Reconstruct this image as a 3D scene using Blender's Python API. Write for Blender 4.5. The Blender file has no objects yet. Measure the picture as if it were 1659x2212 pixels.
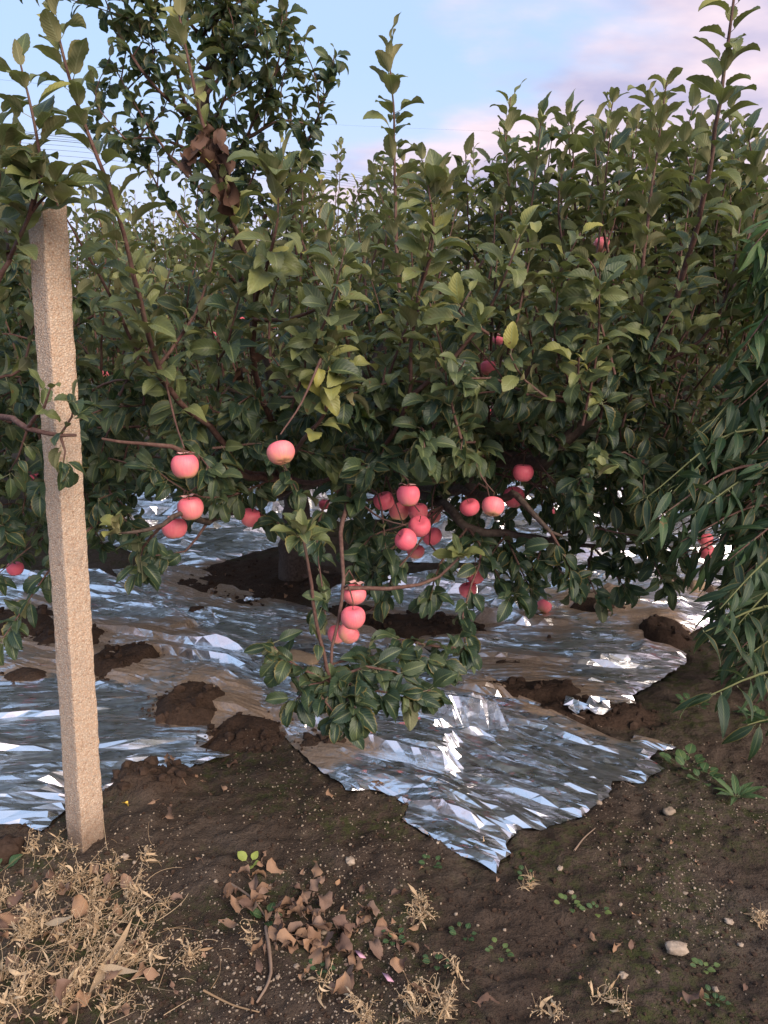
import bpy, math, random
import numpy as np
from mathutils import Vector, Matrix
from mathutils.geometry import delaunay_2d_cdt

random.seed(7); rng = np.random.default_rng(7)
sc = bpy.context.scene
COL = sc.collection
R = math.radians

# ------------------------------------------------------------------ camera
CAM_H, PITCH, FPX, CX, CY = 1.5, R(12.0), 1671.0, 829.5, 1106.0
cam_d = bpy.data.cameras.new('camera'); cam = bpy.data.objects.new('camera', cam_d); COL.objects.link(cam)
cam.location = (0, 0, CAM_H); cam.rotation_euler = (R(90) - PITCH, 0, 0)
cam_d.sensor_fit = 'HORIZONTAL'; cam_d.sensor_width = 36.0; cam_d.lens = 36.0 * FPX / 1659.0
cam_d.clip_start = 0.05; cam_d.clip_end = 3000.0
sc.camera = cam
sc.render.resolution_x, sc.render.resolution_y = 768, 1024

# ------------------------------------------------------------------ sky, sun, exposure
SUN_AZ, SUN_EL = R(143), R(31)          # azimuth clockwise from +Y: the glow is off to the right, behind the camera
w = bpy.data.worlds.new('World'); sc.world = w; w.use_nodes = True
nt = w.node_tree; N = nt.nodes; L = nt.links; N.clear()
def nd(t, **k):
    n = N.new(t)
    for a, b in k.items(): setattr(n, a, b)
    return n
def mth(op, a, b=None, c=None, clamp=False):
    n = N.new('ShaderNodeMath'); n.operation = op; n.use_clamp = clamp
    for i, v in enumerate((a, b, c)):
        if v is None: continue
        if isinstance(v, (int, float)): n.inputs[i].default_value = v
        else: L.new(v, n.inputs[i])
    return n.outputs[0]
sky = nd('ShaderNodeTexSky', sky_type='NISHITA'); sky.sun_disc = False
sky.sun_elevation = R(12); sky.sun_rotation = SUN_AZ; sky.air_density = 1.0; sky.dust_density = 0.6; sky.ozone_density = 2.2
geo = nd('ShaderNodeNewGeometry'); sep = nd('ShaderNodeSeparateXYZ')
tc = nd('ShaderNodeTexCoord'); L.new(tc.outputs['Generated'], sep.inputs[0])
zc = mth('MAXIMUM', sep.outputs[2], 0.0)
den = mth('ADD', zc, 0.22)
cmb = nd('ShaderNodeCombineXYZ')
L.new(mth('DIVIDE', sep.outputs[0], den), cmb.inputs[0]); L.new(mth('DIVIDE', sep.outputs[1], den), cmb.inputs[1])
mapn = nd('ShaderNodeMapping'); mapn.inputs['Location'].default_value = (2.34, 0.62, 0.0); mapn.inputs['Scale'].default_value = (1.0, 1.45, 1.0)
L.new(cmb.outputs[0], mapn.inputs[0])
n1 = nd('ShaderNodeTexNoise'); n1.inputs['Scale'].default_value = 1.15; n1.inputs['Detail'].default_value = 7; n1.inputs['Roughness'].default_value = 0.52
L.new(mapn.outputs[0], n1.inputs['Vector'])
n2 = nd('ShaderNodeTexNoise'); n2.inputs['Scale'].default_value = 2.6; n2.inputs['Detail'].default_value = 5
L.new(mapn.outputs[0], n2.inputs['Vector'])
# clouds thicken towards the sunset (right) side
west = mth('MULTIPLY', sep.outputs[0], 0.34)
dens = mth('ADD', n1.outputs['Fac'], west)
cr = nd('ShaderNodeMapRange'); cr.interpolation_type = 'SMOOTHSTEP'
cr.inputs['From Min'].default_value = 0.46; cr.inputs['From Max'].default_value = 0.63
L.new(dens, cr.inputs[0])
cmr = nd('ShaderNodeMapRange'); cmr.inputs['From Min'].default_value = 0.36; cmr.inputs['From Max'].default_value = 0.62; L.new(n2.outputs['Fac'], cmr.inputs[0])
ccol = nd('ShaderNodeMix', data_type='RGBA'); L.new(cmr.outputs[0], ccol.inputs[0])
ccol.inputs[6].default_value = (2.75, 2.65, 3.8, 1); ccol.inputs[7].default_value = (5.2, 4.3, 4.7, 1)
# horizon haze, lavender-pink
hz = nd('ShaderNodeMapRange'); hz.interpolation_type = 'SMOOTHSTEP'
hz.inputs['From Min'].default_value = 0.0; hz.inputs['From Max'].default_value = 0.33; hz.inputs['To Min'].default_value = 0.85; hz.inputs['To Max'].default_value = 0.0
L.new(zc, hz.inputs[0])
skym = nd('ShaderNodeMix', data_type='RGBA', blend_type='MULTIPLY'); skym.inputs[0].default_value = 1.0
L.new(sky.outputs[0], skym.inputs[6]); skym.inputs[7].default_value = (1.0, 1.0, 1.0, 1)
# thin high veil keeps the blue pale
veil = nd('ShaderNodeMix', data_type='RGBA'); veil.inputs[0].default_value = 0.8
L.new(skym.outputs[2], veil.inputs[6]); veil.inputs[7].default_value = (2.95, 3.95, 5.75, 1)
m1 = nd('ShaderNodeMix', data_type='RGBA'); L.new(hz.outputs[0], m1.inputs[0]); L.new(veil.outputs[2], m1.inputs[6]); m1.inputs[7].default_value = (4.6, 4.1, 5.2, 1)
m2 = nd('ShaderNodeMix', data_type='RGBA'); L.new(cr.outputs[0], m2.inputs[0]); L.new(m1.outputs[2], m2.inputs[6]); L.new(ccol.outputs[2], m2.inputs[7])
bg = nd('ShaderNodeBackground'); bg.inputs['Strength'].default_value = 0.115
L.new(m2.outputs[2], bg.inputs[0])
wo = nd('ShaderNodeOutputWorld'); L.new(bg.outputs[0], wo.inputs[0])

sun_d = bpy.data.lights.new('sun', 'SUN'); sun = bpy.data.objects.new('sun', sun_d); COL.objects.link(sun)
sun_d.energy = 2.8; sun_d.angle = R(42); sun_d.color = (1.0, 0.85, 0.72)
sd = Vector((math.sin(SUN_AZ) * math.cos(SUN_EL), math.cos(SUN_AZ) * math.cos(SUN_EL), math.sin(SUN_EL)))
sun.rotation_euler = sd.to_track_quat('Z', 'Y').to_euler()
vs = sc.view_settings
vs.view_transform = 'Standard'; vs.look = 'None'; vs.gamma = 1.0; vs.exposure = 0.85; vs.use_curve_mapping = False
sc.cycles.use_denoising = True
sc.cycles.max_bounces = 8; sc.cycles.diffuse_bounces = 3; sc.cycles.glossy_bounces = 4; sc.cycles.transmission_bounces = 4

# ------------------------------------------------------------------ measuring helpers (photo measured in 1659 x 2212 units)
FW = np.array([0, math.cos(PITCH), -math.sin(PITCH)]); UP = np.array([0, math.sin(PITCH), math.cos(PITCH)]); RT = np.array([1.0, 0, 0])
EYE = np.array([0, 0, CAM_H])
def ray(u, v): return FW + RT * ((u - CX) / FPX) + UP * (-(v - CY) / FPX)
def P(u, v, Y):
    d = ray(u, v); return EYE + d * (Y / d[1])
def PD(u, v, dep): return EYE + ray(u, v) * dep
def G(u, v, h=0.0):
    d = ray(u, v); return EYE + d * ((h - CAM_H) / d[2])
def project(p):
    q = np.atleast_2d(p) - EYE
    dep = q @ FW
    return CX + (q @ RT) / dep * FPX, CY - (q @ UP) / dep * FPX, dep

# ------------------------------------------------------------------ numpy value noise
_T = rng.random((256, 256))
def vnoise(x, y):
    x = np.asarray(x, float); y = np.asarray(y, float)
    xi = np.floor(x).astype(int); yi = np.floor(y).astype(int); fx = x - xi; fy = y - yi
    fx = fx * fx * (3 - 2 * fx); fy = fy * fy * (3 - 2 * fy)
    a = _T[xi & 255, yi & 255]; b = _T[(xi + 1) & 255, yi & 255]; c = _T[xi & 255, (yi + 1) & 255]; d = _T[(xi + 1) & 255, (yi + 1) & 255]
    return (a * (1 - fx) + b * fx) * (1 - fy) + (c * (1 - fx) + d * fx) * fy
def fbm(x, y, o=4):
    s = 0; a = 0.5
    for i in range(o):
        s = s + a * vnoise(np.asarray(x) * 2 ** i + 17.3 * i, np.asarray(y) * 2 ** i + 5.1 * i); a *= 0.5
    return s / (1 - 0.5 ** o)
def sstep(a, b, t):
    t = np.clip((t - a) / (b - a), 0, 1); return t * t * (3 - 2 * t)
def inside(poly, x, y):
    x = np.asarray(x); y = np.asarray(y); r = np.zeros(x.shape, bool); n = len(poly)
    for i in range(n):
        x1, y1 = poly[i]; x2, y2 = poly[(i + 1) % n]
        if y1 == y2: continue
        c = ((y1 > y) != (y2 > y)) & (x < (x2 - x1) * (y - y1) / (y2 - y1) + x1)
        r ^= c
    return r

# ------------------------------------------------------------------ object helpers
def tag(o, label=None, cat=None, group=None, kind=None):
    if label: o['label'] = label
    if cat: o['category'] = cat
    if group: o['group'] = group
    if kind: o['kind'] = kind
    return o
def mesh_np(name, verts, quads=None, tris=None, mat=None, uv=None, tint=None, smooth=True, edges=None):
    me = bpy.data.meshes.new(name)
    verts = np.asarray(verts, np.float32).reshape(-1, 3)
    nq = 0 if quads is None else len(quads); ntr = 0 if tris is None else len(tris)
    me.vertices.add(len(verts)); me.vertices.foreach_set('co', verts.ravel())
    li = []; tot = []
    if nq: li.append(np.asarray(quads, np.int32).ravel()); tot += [np.full(nq, 4, np.int32)]
    if ntr: li.append(np.asarray(tris, np.int32).ravel()); tot += [np.full(ntr, 3, np.int32)]
    li = np.concatenate(li); tot = np.concatenate(tot)
    me.loops.add(len(li)); me.loops.foreach_set('vertex_index', li)
    me.polygons.add(nq + ntr)
    st = np.concatenate([[0], np.cumsum(tot)[:-1]]).astype(np.int32)
    me.polygons.foreach_set('loop_start', st)
    me.polygons.foreach_set('use_smooth', np.full(nq + ntr, smooth, bool))
    if uv is not None:
        ul = me.uv_layers.new(name='leafuv'); ul.data.foreach_set('uv', np.asarray(uv, np.float32)[li].ravel())
    if tint is not None:
        at = me.attributes.new('tint', 'FLOAT', 'POINT'); at.data.foreach_set('value', np.asarray(tint, np.float32))
    me.update(calc_edges=True)
    if mat: me.materials.append(mat)
    return me
def mkobj(name, me, parent=None, loc=None):
    o = bpy.data.objects.new(name, me); COL.objects.link(o)
    if parent is not None:
        o.parent = parent; o.matrix_parent_inverse = Matrix.Translation(-Vector(parent.location))
    if loc is not None: o.location = loc
    return o
def empty(name, loc):
    o = bpy.data.objects.new(name, None); COL.objects.link(o); o.location = loc; o.empty_display_size = 0.1
    return o
class MB:
    def __init__(s): s.v = []; s.q = []; s.t = []; s.n = 0; s.tn = []
    def add(s, v, q=(), t=(), tint=0.5):
        v = np.asarray(v, float).reshape(-1, 3)
        if len(q): s.q.append(np.asarray(q, int) + s.n)
        if len(t): s.t.append(np.asarray(t, int) + s.n)
        s.v.append(v); s.tn.append(np.full(len(v), tint)); s.n += len(v)
    def mesh(s, name, mat, smooth=True, off=(0, 0, 0)):
        return mesh_np(name, np.concatenate(s.v) - np.asarray(off, float), np.concatenate(s.q) if s.q else None, np.concatenate(s.t) if s.t else None, mat, tint=np.concatenate(s.tn), smooth=smooth)
    def build(s, name, mat, parent=None, smooth=True):
        return mkobj(name, s.mesh(name, mat, smooth), parent)
def catmull(pts, rad, step):
    pts = np.asarray(pts, float); rad = np.asarray(rad, float)
    if len(pts) == 2:
        n = max(2, int(np.linalg.norm(pts[1] - pts[0]) / step)); t = np.linspace(0, 1, n + 1)[:, None]
        return pts[0] * (1 - t) + pts[1] * t, rad[0] * (1 - t[:, 0]) + rad[1] * t[:, 0]
    ext = np.vstack([2 * pts[0] - pts[1], pts, 2 * pts[-1] - pts[-2]])
    out = []; ro = []
    for i in range(len(pts) - 1):
        p0, p1, p2, p3 = ext[i:i + 4]
        n = max(1, int(np.linalg.norm(p2 - p1) / step))
        for k in range(n):
            t = k / n
            out.append(0.5 * ((2 * p1) + (-p0 + p2) * t + (2 * p0 - 5 * p1 + 4 * p2 - p3) * t * t + (-p0 + 3 * p1 - 3 * p2 + p3) * t ** 3))
            ro.append(rad[i] * (1 - t) + rad[i + 1] * t)
    out.append(pts[-1]); ro.append(rad[-1])
    return np.array(out), np.array(ro)
def tube(mb, pts, rad, sides=6, wob=0.0, tint=0.5):
    pts = np.asarray(pts, float); n = len(pts); rad = np.broadcast_to(np.asarray(rad, float), (n,))
    tg = np.gradient(pts, axis=0); tg /= np.linalg.norm(tg, axis=1)[:, None] + 1e-9
    ref = np.array([0.31, 0.9, 0.27])
    a = np.cross(tg, ref); a /= np.linalg.norm(a, axis=1)[:, None] + 1e-9
    b = np.cross(tg, a)
    th = np.arange(sides) / sides * 2 * math.pi
    rr = rad[:, None] * (1 + wob * (rng.random((n, sides)) - 0.5)) if wob else np.repeat(rad[:, None], sides, 1)
    v = pts[:, None, :] + rr[:, :, None] * (np.cos(th)[None, :, None] * a[:, None, :] + np.sin(th)[None, :, None] * b[:, None, :])
    i = np.arange(n - 1)[:, None] * sides; j = np.arange(sides)[None, :]; j2 = (j + 1) % sides
    q = np.stack([i + j, i + j2, i + sides + j2, i + sides + j], -1).reshape(-1, 4)
    v = np.vstack([v.reshape(-1, 3), pts[-1:] + tg[-1:] * rad[-1] * 0.6])
    cap = np.stack([(n - 1) * sides + np.arange(sides), (n - 1) * sides + (np.arange(sides) + 1) % sides, np.full(sides, n * sides)], -1)
    mb.add(v, q, cap, tint)

# ------------------------------------------------------------------ materials
class Mt:
    def __init__(s, name):
        s.m = bpy.data.materials.new(name); s.m.use_nodes = True; s.t = s.m.node_tree; s.N = s.t.nodes; s.L = s.t.links
        s.b = s.N['Principled BSDF']; s.out = s.N['Material Output']
    def n(s, t, **k):
        x = s.N.new(t)
        for a, b in k.items(): setattr(x, a, b)
        return x
    def l(s, a, b): s.L.new(a, b)
    def math(s, op, a, b=None, c=None, clamp=False):
        n = s.N.new('ShaderNodeMath'); n.operation = op; n.use_clamp = clamp
        for i, v in enumerate((a, b, c)):
            if v is None: continue
            if isinstance(v, (int, float)): n.inputs[i].default_value = v
            else: s.l(v, n.inputs[i])
        return n.outputs[0]
    def mix(s, f, a, b, blend='MIX'):
        n = s.N.new('ShaderNodeMix'); n.data_type = 'RGBA'; n.blend_type = blend
        for i, v in ((0, f), (6, a), (7, b)):
            if isinstance(v, (int, float)): n.inputs[i].default_value = v
            elif isinstance(v, tuple): n.inputs[i].default_value = (*v, 1) if len(v) == 3 else v
            else: s.l(v, n.inputs[i])
        return n.outputs[2]
    def noise(s, scale, detail=4, rough=0.55, vec=None, out='Fac', dist=0.0):
        n = s.N.new('ShaderNodeTexNoise'); n.inputs['Scale'].default_value = scale; n.inputs['Detail'].default_value = detail
        n.inputs['Roughness'].default_value = rough; n.inputs['Distortion'].default_value = dist
        if vec is not None: s.l(vec, n.inputs['Vector'])
        return n.outputs[out]
    def voro(s, scale, vec=None, out='Distance', feat='F1'):
        n = s.N.new('ShaderNodeTexVoronoi'); n.feature = feat; n.inputs['Scale'].default_value = scale
        if vec is not None: s.l(vec, n.inputs['Vector'])
        return n.outputs[out]
    def ramp(s, f, stops, interp='LINEAR'):
        n = s.N.new('ShaderNodeValToRGB'); cr = n.color_ramp; cr.interpolation = interp
        while len(cr.elements) < len(stops): cr.elements.new(0.5)
        for e, (p, c) in zip(cr.elements, stops): e.position = p; e.color = (*c, 1) if len(c) == 3 else c
        s.l(f, n.inputs[0]); return n.outputs[0]
    def rng(s, f, a, b, c=0.0, d=1.0, sm=True):
        n = s.N.new('ShaderNodeMapRange'); n.interpolation_type = 'SMOOTHSTEP' if sm else 'LINEAR'
        for i, v in zip((1, 2, 3, 4), (a, b, c, d)): n.inputs[i].default_value = v
        s.l(f, n.inputs[0]); return n.outputs[0]
    def pos(s): return s.n('ShaderNodeNewGeometry').outputs['Position']
    def obj(s): return s.n('ShaderNodeTexCoord').outputs['Object']
    def bump(s, h, strength, dist, nrm=None):
        n = s.N.new('ShaderNodeBump'); n.inputs['Strength'].default_value = strength; n.inputs['Distance'].default_value = dist
        s.l(h, n.inputs['Height'])
        if nrm is not None: s.l(nrm, n.inputs['Normal'])
        return n.outputs[0]
    def base(s, c):
        if isinstance(c, tuple): s.b.inputs['Base Color'].default_value = (*c, 1)
        else: s.l(c, s.b.inputs['Base Color'])
    def rough(s, v):
        if isinstance(v, (int, float)): s.b.inputs['Roughness'].default_value = v
        else: s.l(v, s.b.inputs['Roughness'])
    def spec(s, v): s.b.inputs['Specular IOR Level'].default_value = v

def island_rand(M):
    g = M.n('ShaderNodeNewGeometry'); o = M.n('ShaderNodeObjectInfo')
    return M.math('FRACT', M.math('ADD', g.outputs['Random Per Island'], o.outputs['Random']))

def leaf_material(name, stops, under, trans, rough=0.48, veins=9.0, rib=0.5):
    M = Mt(name)
    rnd = island_rand(M)
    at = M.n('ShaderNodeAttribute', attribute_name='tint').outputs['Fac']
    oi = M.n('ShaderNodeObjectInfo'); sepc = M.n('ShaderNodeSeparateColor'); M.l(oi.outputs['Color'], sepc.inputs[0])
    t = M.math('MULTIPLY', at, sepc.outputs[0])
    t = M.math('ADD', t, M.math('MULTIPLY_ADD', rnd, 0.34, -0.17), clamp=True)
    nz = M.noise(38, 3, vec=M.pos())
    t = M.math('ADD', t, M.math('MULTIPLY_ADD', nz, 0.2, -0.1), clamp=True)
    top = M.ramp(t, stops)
    uv = M.n('ShaderNodeUVMap', uv_map='leafuv').outputs[0]; sx = M.n('ShaderNodeSeparateXYZ'); M.l(uv, sx.inputs[0])
    ax = M.math('ABSOLUTE', M.math('SUBTRACT', sx.outputs[0], 0.5))
    mid = M.rng(ax, 0.02, 0.06, 1.0, 0.0)
    vv = M.math('SINE', M.math('MULTIPLY', M.math('SUBTRACT', sx.outputs[1], M.math('MULTIPLY', ax, 0.55)), veins * 6.283))
    vl = M.rng(vv, 0.82, 1.0, 0.0, 1.0)
    top = M.mix(M.math('MULTIPLY', mid, rib), top, (0.26, 0.30, 0.12))
    top = M.mix(M.math('MULTIPLY', vl, 0.22), top, (0.22, 0.26, 0.09))
    und = M.mix(M.math('MULTIPLY', mid, 0.6), M.mix(M.math('MULTIPLY', t, 0.75), under[0], under[1]), (0.36, 0.36, 0.20))
    und = M.mix(M.math('MULTIPLY', vl, 0.25), und, (0.30, 0.31, 0.16))
    bf = M.n('ShaderNodeNewGeometry').outputs['Backfacing']
    colr = M.mix(bf, top, und)
    spot = M.math('MULTIPLY', M.rng(M.noise(52, 3, 0.6, M.pos()), 0.63, 0.70), M.rng(rnd, 0.55, 0.8))
    colr = M.mix(M.math('MULTIPLY', spot, 0.8), colr, (0.16, 0.085, 0.03))
    edge = M.math('MULTIPLY', M.rng(ax, 0.36, 0.5), M.rng(rnd, 0.3, 0.1))
    colr = M.mix(M.math('MULTIPLY', edge, 0.5), colr, (0.34, 0.24, 0.06))
    M.base(colr)
    r = M.math('MULTIPLY_ADD', bf, 0.35, rough); M.rough(r); M.spec(0.42)
    h = M.math('ADD', M.math('MULTIPLY', vv, 0.5), M.math('MULTIPLY', M.noise(140, 2, vec=M.pos()), 0.5))
    M.l(M.bump(h, 0.35, 0.0012), M.b.inputs['Normal'])
    tr = M.n('ShaderNodeBsdfTranslucent'); M.l(M.mix(0.5, colr, (0.20, 0.30, 0.03)), tr.inputs[0])
    mx = M.n('ShaderNodeMixShader'); mx.inputs[0].default_value = trans
    M.l(M.b.outputs[0], mx.inputs[1]); M.l(tr.outputs[0], mx.inputs[2]); M.l(mx.outputs[0], M.out.inputs[0])
    return M.m
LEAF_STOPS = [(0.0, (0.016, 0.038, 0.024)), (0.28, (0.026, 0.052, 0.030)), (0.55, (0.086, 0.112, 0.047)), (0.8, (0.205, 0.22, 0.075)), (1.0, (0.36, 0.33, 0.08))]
M_leaf = leaf_material('apple_leaf', LEAF_STOPS, ((0.105, 0.120, 0.070), (0.34, 0.30, 0.14)), 0.24)
M_peach = leaf_material('peach_leaf', [(0.0, (0.010, 0.030, 0.015)), (0.35, (0.016, 0.046, 0.019)), (0.7, (0.060, 0.125, 0.030)), (1.0, (0.15, 0.24, 0.05))], ((0.04, 0.075, 0.035), (0.14, 0.19, 0.07)), 0.18, 0.5, 12.0, 0.22)
M_weed = leaf_material('weed_leaf', [(0.0, (0.03, 0.075, 0.03)), (0.45, (0.06, 0.115, 0.045)), (1.0, (0.34, 0.40, 0.09))], ((0.09, 0.15, 0.06), (0.2, 0.25, 0.1)), 0.2, 0.5, 6.0)
def dead_material(name, stops, rough=0.75):
    M = Mt(name); rnd = island_rand(M)
    at = M.n('ShaderNodeAttribute', attribute_name='tint').outputs['Fac']
    t = M.math('ADD', M.math('MULTIPLY', rnd, 0.75), M.math('MULTIPLY', M.noise(60, 4, vec=M.pos()), 0.3), clamp=True)
    c = M.ramp(t, stops)
    bf = M.n('ShaderNodeNewGeometry').outputs['Backfacing']
    c = M.mix(M.math('MULTIPLY', bf, 0.3), c, tuple(1.1 * x for x in stops[-1][1]))
    M.base(c); M.rough(rough); M.spec(0.25)
    M.l(M.bump(M.noise(180, 3, vec=M.pos()), 0.4, 0.002), M.b.inputs['Normal'])
    return M.m
M_dead = dead_material('dead_leaf', [(0.0, (0.085, 0.050, 0.036)), (0.35, (0.15, 0.092, 0.068)), (0.7, (0.22, 0.145, 0.105)), (1.0, (0.33, 0.19, 0.10))])
M_straw = dead_material('straw', [(0.0, (0.20, 0.125, 0.068)), (0.4, (0.36, 0.25, 0.145)), (1.0, (0.58, 0.45, 0.29))])
M_wither = dead_material('withered_leaf', [(0.0, (0.040, 0.020, 0.012)), (0.5, (0.075, 0.038, 0.024)), (1.0, (0.14, 0.082, 0.056))])

def bark_material(name, a, b, c, lent=0.0):
    M = Mt(name); p = M.pos()
    f = M.noise(70, 5, 0.6, p); g = M.noise(7, 3, 0.5, p)
    col = M.ramp(f, [(0.3, a), (0.55, b), (0.8, c)])
    col = M.mix(M.rng(g, 0.5, 0.75), col, tuple(0.7 * x for x in c))
    if lent:
        sp = M.rng(M.voro(150, p), 0.0, 0.16, 1.0, 0.0); col = M.mix(M.math('MULTIPLY', sp, lent), col, (0.42, 0.34, 0.28))
    M.base(col); M.rough(0.75); M.spec(0.25)
    M.l(M.bump(f, 0.7, 0.004), M.b.inputs['Normal'])
    return M.m
M_bark = bark_material('old_bark', (0.040, 0.028, 0.022), (0.085, 0.060, 0.047), (0.15, 0.115, 0.09))
M_shoot = bark_material('young_bark', (0.075, 0.036, 0.030), (0.125, 0.068, 0.054), (0.19, 0.125, 0.10), 0.35)

M = Mt('soil'); p = M.pos()
n_big = M.noise(1.3, 5, 0.6, p); n_mid = M.noise(9, 6, 0.62, p); n_fine = M.noise(85, 5, 0.65, p)
col = M.ramp(n_mid, [(0.28, (0.034, 0.024, 0.018)), (0.5, (0.060, 0.043, 0.032)), (0.72, (0.096, 0.070, 0.053))])
col = M.mix(M.rng(n_big, 0.46, 0.64), col, (0.088, 0.068, 0.053))
# moss on the trodden ground
ms = M.math('MULTIPLY', M.rng(M.noise(2.1, 5, 0.65, p), 0.44, 0.60), M.rng(M.noise(30, 4, 0.7, p), 0.40, 0.62))
at = M.n('ShaderNodeAttribute', attribute_name='tint').outputs['Fac']     # 1 where soil is freshly dug
ms = M.math('MULTIPLY', ms, M.math('SUBTRACT', 1.0, at))
col = M.mix(M.math('MULTIPLY', ms, 0.85), col, (0.045, 0.054, 0.017))
gr = M.rng(M.voro(190, p), 0.10, 0.28, 1.0, 0.0)
grm = M.math('MULTIPLY', gr, M.rng(M.noise(24, 3, 0.6, p), 0.52, 0.66))
col = M.mix(M.math('MULTIPLY', grm, 0.6), col, (0.36, 0.28, 0.20))
col = M.mix(M.rng(n_fine, 0.30, 0.48, 0.55, 0.0), col, (0.030, 0.018, 0.012))
col = M.mix(M.math('MULTIPLY', at, 0.6), col, M.ramp(n_fine, [(0.3, (0.030, 0.016, 0.010)), (0.7, (0.075, 0.042, 0.027))]))
M.base(col); M.rough(0.92); M.spec(0.15)
hh = M.math('ADD', M.math('MULTIPLY', n_fine, 0.6), M.math('ADD', M.math('MULTIPLY', n_mid, 1.6), M.math('MULTIPLY', gr, 0.25)))
M.l(M.bump(hh, 1.0, 0.018), M.b.inputs['Normal'])
M_soil = M.m
def stone_mat(name, a, b):
    M = Mt(name); p = M.pos(); oi = M.n('ShaderNodeObjectInfo').outputs['Random']
    c = M.ramp(M.noise(60, 5, 0.6, p), [(0.3, a), (0.7, b)])
    c = M.mix(M.math('MULTIPLY', island_rand(M), 0.6), c, tuple(0.55 * x for x in a))
    M.base(c); M.rough(0.85); M.spec(0.2); M.l(M.bump(M.noise(160, 4, vec=p), 0.5, 0.004), M.b.inputs['Normal']); return M.m
M_gravel = stone_mat('gravel', (0.24, 0.18, 0.13), (0.46, 0.38, 0.29))
M_clod = stone_mat('clod', (0.035, 0.021, 0.014), (0.080, 0.050, 0.035))
M_stone = stone_mat('pale_stone', (0.30, 0.23, 0.17), (0.50, 0.41, 0.32))
M_slab = stone_mat('slab', (0.30, 0.21, 0.135), (0.42, 0.31, 0.21))

# foil: aluminised film, dusty in places
def foil_material(name, dusty):
    M = Mt(name); p = M.pos()
    mp = M.n('ShaderNodeMapping'); M.l(p, mp.inputs[0]); mp.inputs['Rotation'].default_value = (0, 0, R(28)); mp.inputs['Scale'].default_value = (0.5, 1.6, 1.0)
    st = M.noise(26, 5, 0.6, mp.outputs[0]); pt = M.noise(2.6, 5, 0.6, p); fn = M.noise(90, 4, 0.7, p)
    at = M.n('ShaderNodeAttribute', attribute_name='tint').outputs['Fac']
    d = M.math('ADD', M.math('ADD', M.math('MULTIPLY', st, 0.40), M.math('MULTIPLY', pt, 0.55)), M.math('MULTIPLY', fn, 0.2))
    d = M.math('ADD', d, M.math('MULTIPLY_ADD', at, 0.5, dusty))
    dust = M.rng(d, 0.62, 0.86, 0.0, 0.93)
    M.base((0.88, 0.89, 0.91)); M.b.inputs['Metallic'].default_value = 1.0
    M.rough(M.rng(fn, 0.3, 0.7, 0.05, 0.13))
    cr = M.voro(38, mp.outputs[0], 'Distance', 'F1')
    wv = M.noise(16, 4, 0.6, mp.outputs[0])
    M.l(M.bump(M.math('ADD', M.math('MULTIPLY', cr, 0.8), wv), 0.10, 0.008), M.b.inputs['Normal'])
    df = M.n('ShaderNodeBsdfDiffuse'); M.l(M.ramp(fn, [(0.3, (0.19, 0.132, 0.090)), (0.7, (0.33, 0.245, 0.175))]), df.inputs[0])
    mx = M.n('ShaderNodeMixShader'); M.l(dust, mx.inputs[0]); M.l(M.b.outputs[0], mx.inputs[1]); M.l(df.outputs[0], mx.inputs[2])
    g2 = M.n('ShaderNodeBsdfAnisotropic'); g2.inputs['Color'].default_value = (0.86, 0.87, 0.90, 1); g2.inputs['Roughness'].default_value = 0.42
    mg = M.n('ShaderNodeMixShader'); M.l(M.rng(st, 0.3, 0.7, 0.20, 0.50), mg.inputs[0]); M.l(M.b.outputs[0], mg.inputs[1]); M.l(g2.outputs[0], mg.inputs[2])
    M.l(mg.outputs[0], mx.inputs[1])
    M.l(mx.outputs[0], M.out.inputs[0]); return M.m
M_foil = foil_material('silver_film', 0.0)

M = Mt('post_concrete'); p = M.obj()
v1 = M.n('ShaderNodeTexVoronoi'); v1.inputs['Scale'].default_value = 210; M.l(p, v1.inputs['Vector'])
hs = M.n('ShaderNodeSeparateColor'); M.l(v1.outputs['Color'], hs.inputs[0])
ag = M.ramp(hs.outputs[0], [(0.0, (0.50, 0.33, 0.22)), (0.35, (0.62, 0.46, 0.33)), (0.6, (0.48, 0.39, 0.31)), (0.85, (0.70, 0.57, 0.43)), (1.0, (0.34, 0.20, 0.12))])
ed = M.rng(v1.outputs['Distance'], 0.25, 0.6)
col = M.mix(M.math('MULTIPLY', ed, 0.55), ag, (0.36, 0.27, 0.20))
col = M.mix(M.rng(M.noise(3.5, 4, 0.6, p), 0.45, 0.75, 0.0, 0.45), col, (0.30, 0.25, 0.215))
col = M.mix(M.rng(M.voro(60, p), 0.05, 0.13, 0.7, 0.0), col, (0.14, 0.09, 0.06))
sxp = M.n('ShaderNodeSeparateXYZ'); M.l(p, sxp.inputs[0])
dirt = M.rng(M.math('ADD', sxp.outputs[2], M.math('MULTIPLY', M.noise(14, 4, 0.6, p), 0.22)), 0.15, 0.34, 0.75, 0.0)
col = M.mix(dirt, col, (0.13, 0.085, 0.058))
col = M.mix(M.rng(M.noise(9, 5, 0.7, p), 0.58, 0.70, 0.0, 0.4), col, (0.24, 0.20, 0.165))
M.base(col); M.rough(0.9); M.spec(0.2)
M.l(M.bump(M.math('ADD', M.math('MULTIPLY', v1.outputs['Distance'], -1.0), M.noise(240, 3, vec=p)), 0.7, 0.0035), M.b.inputs['Normal'])
M_post = M.m

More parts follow.
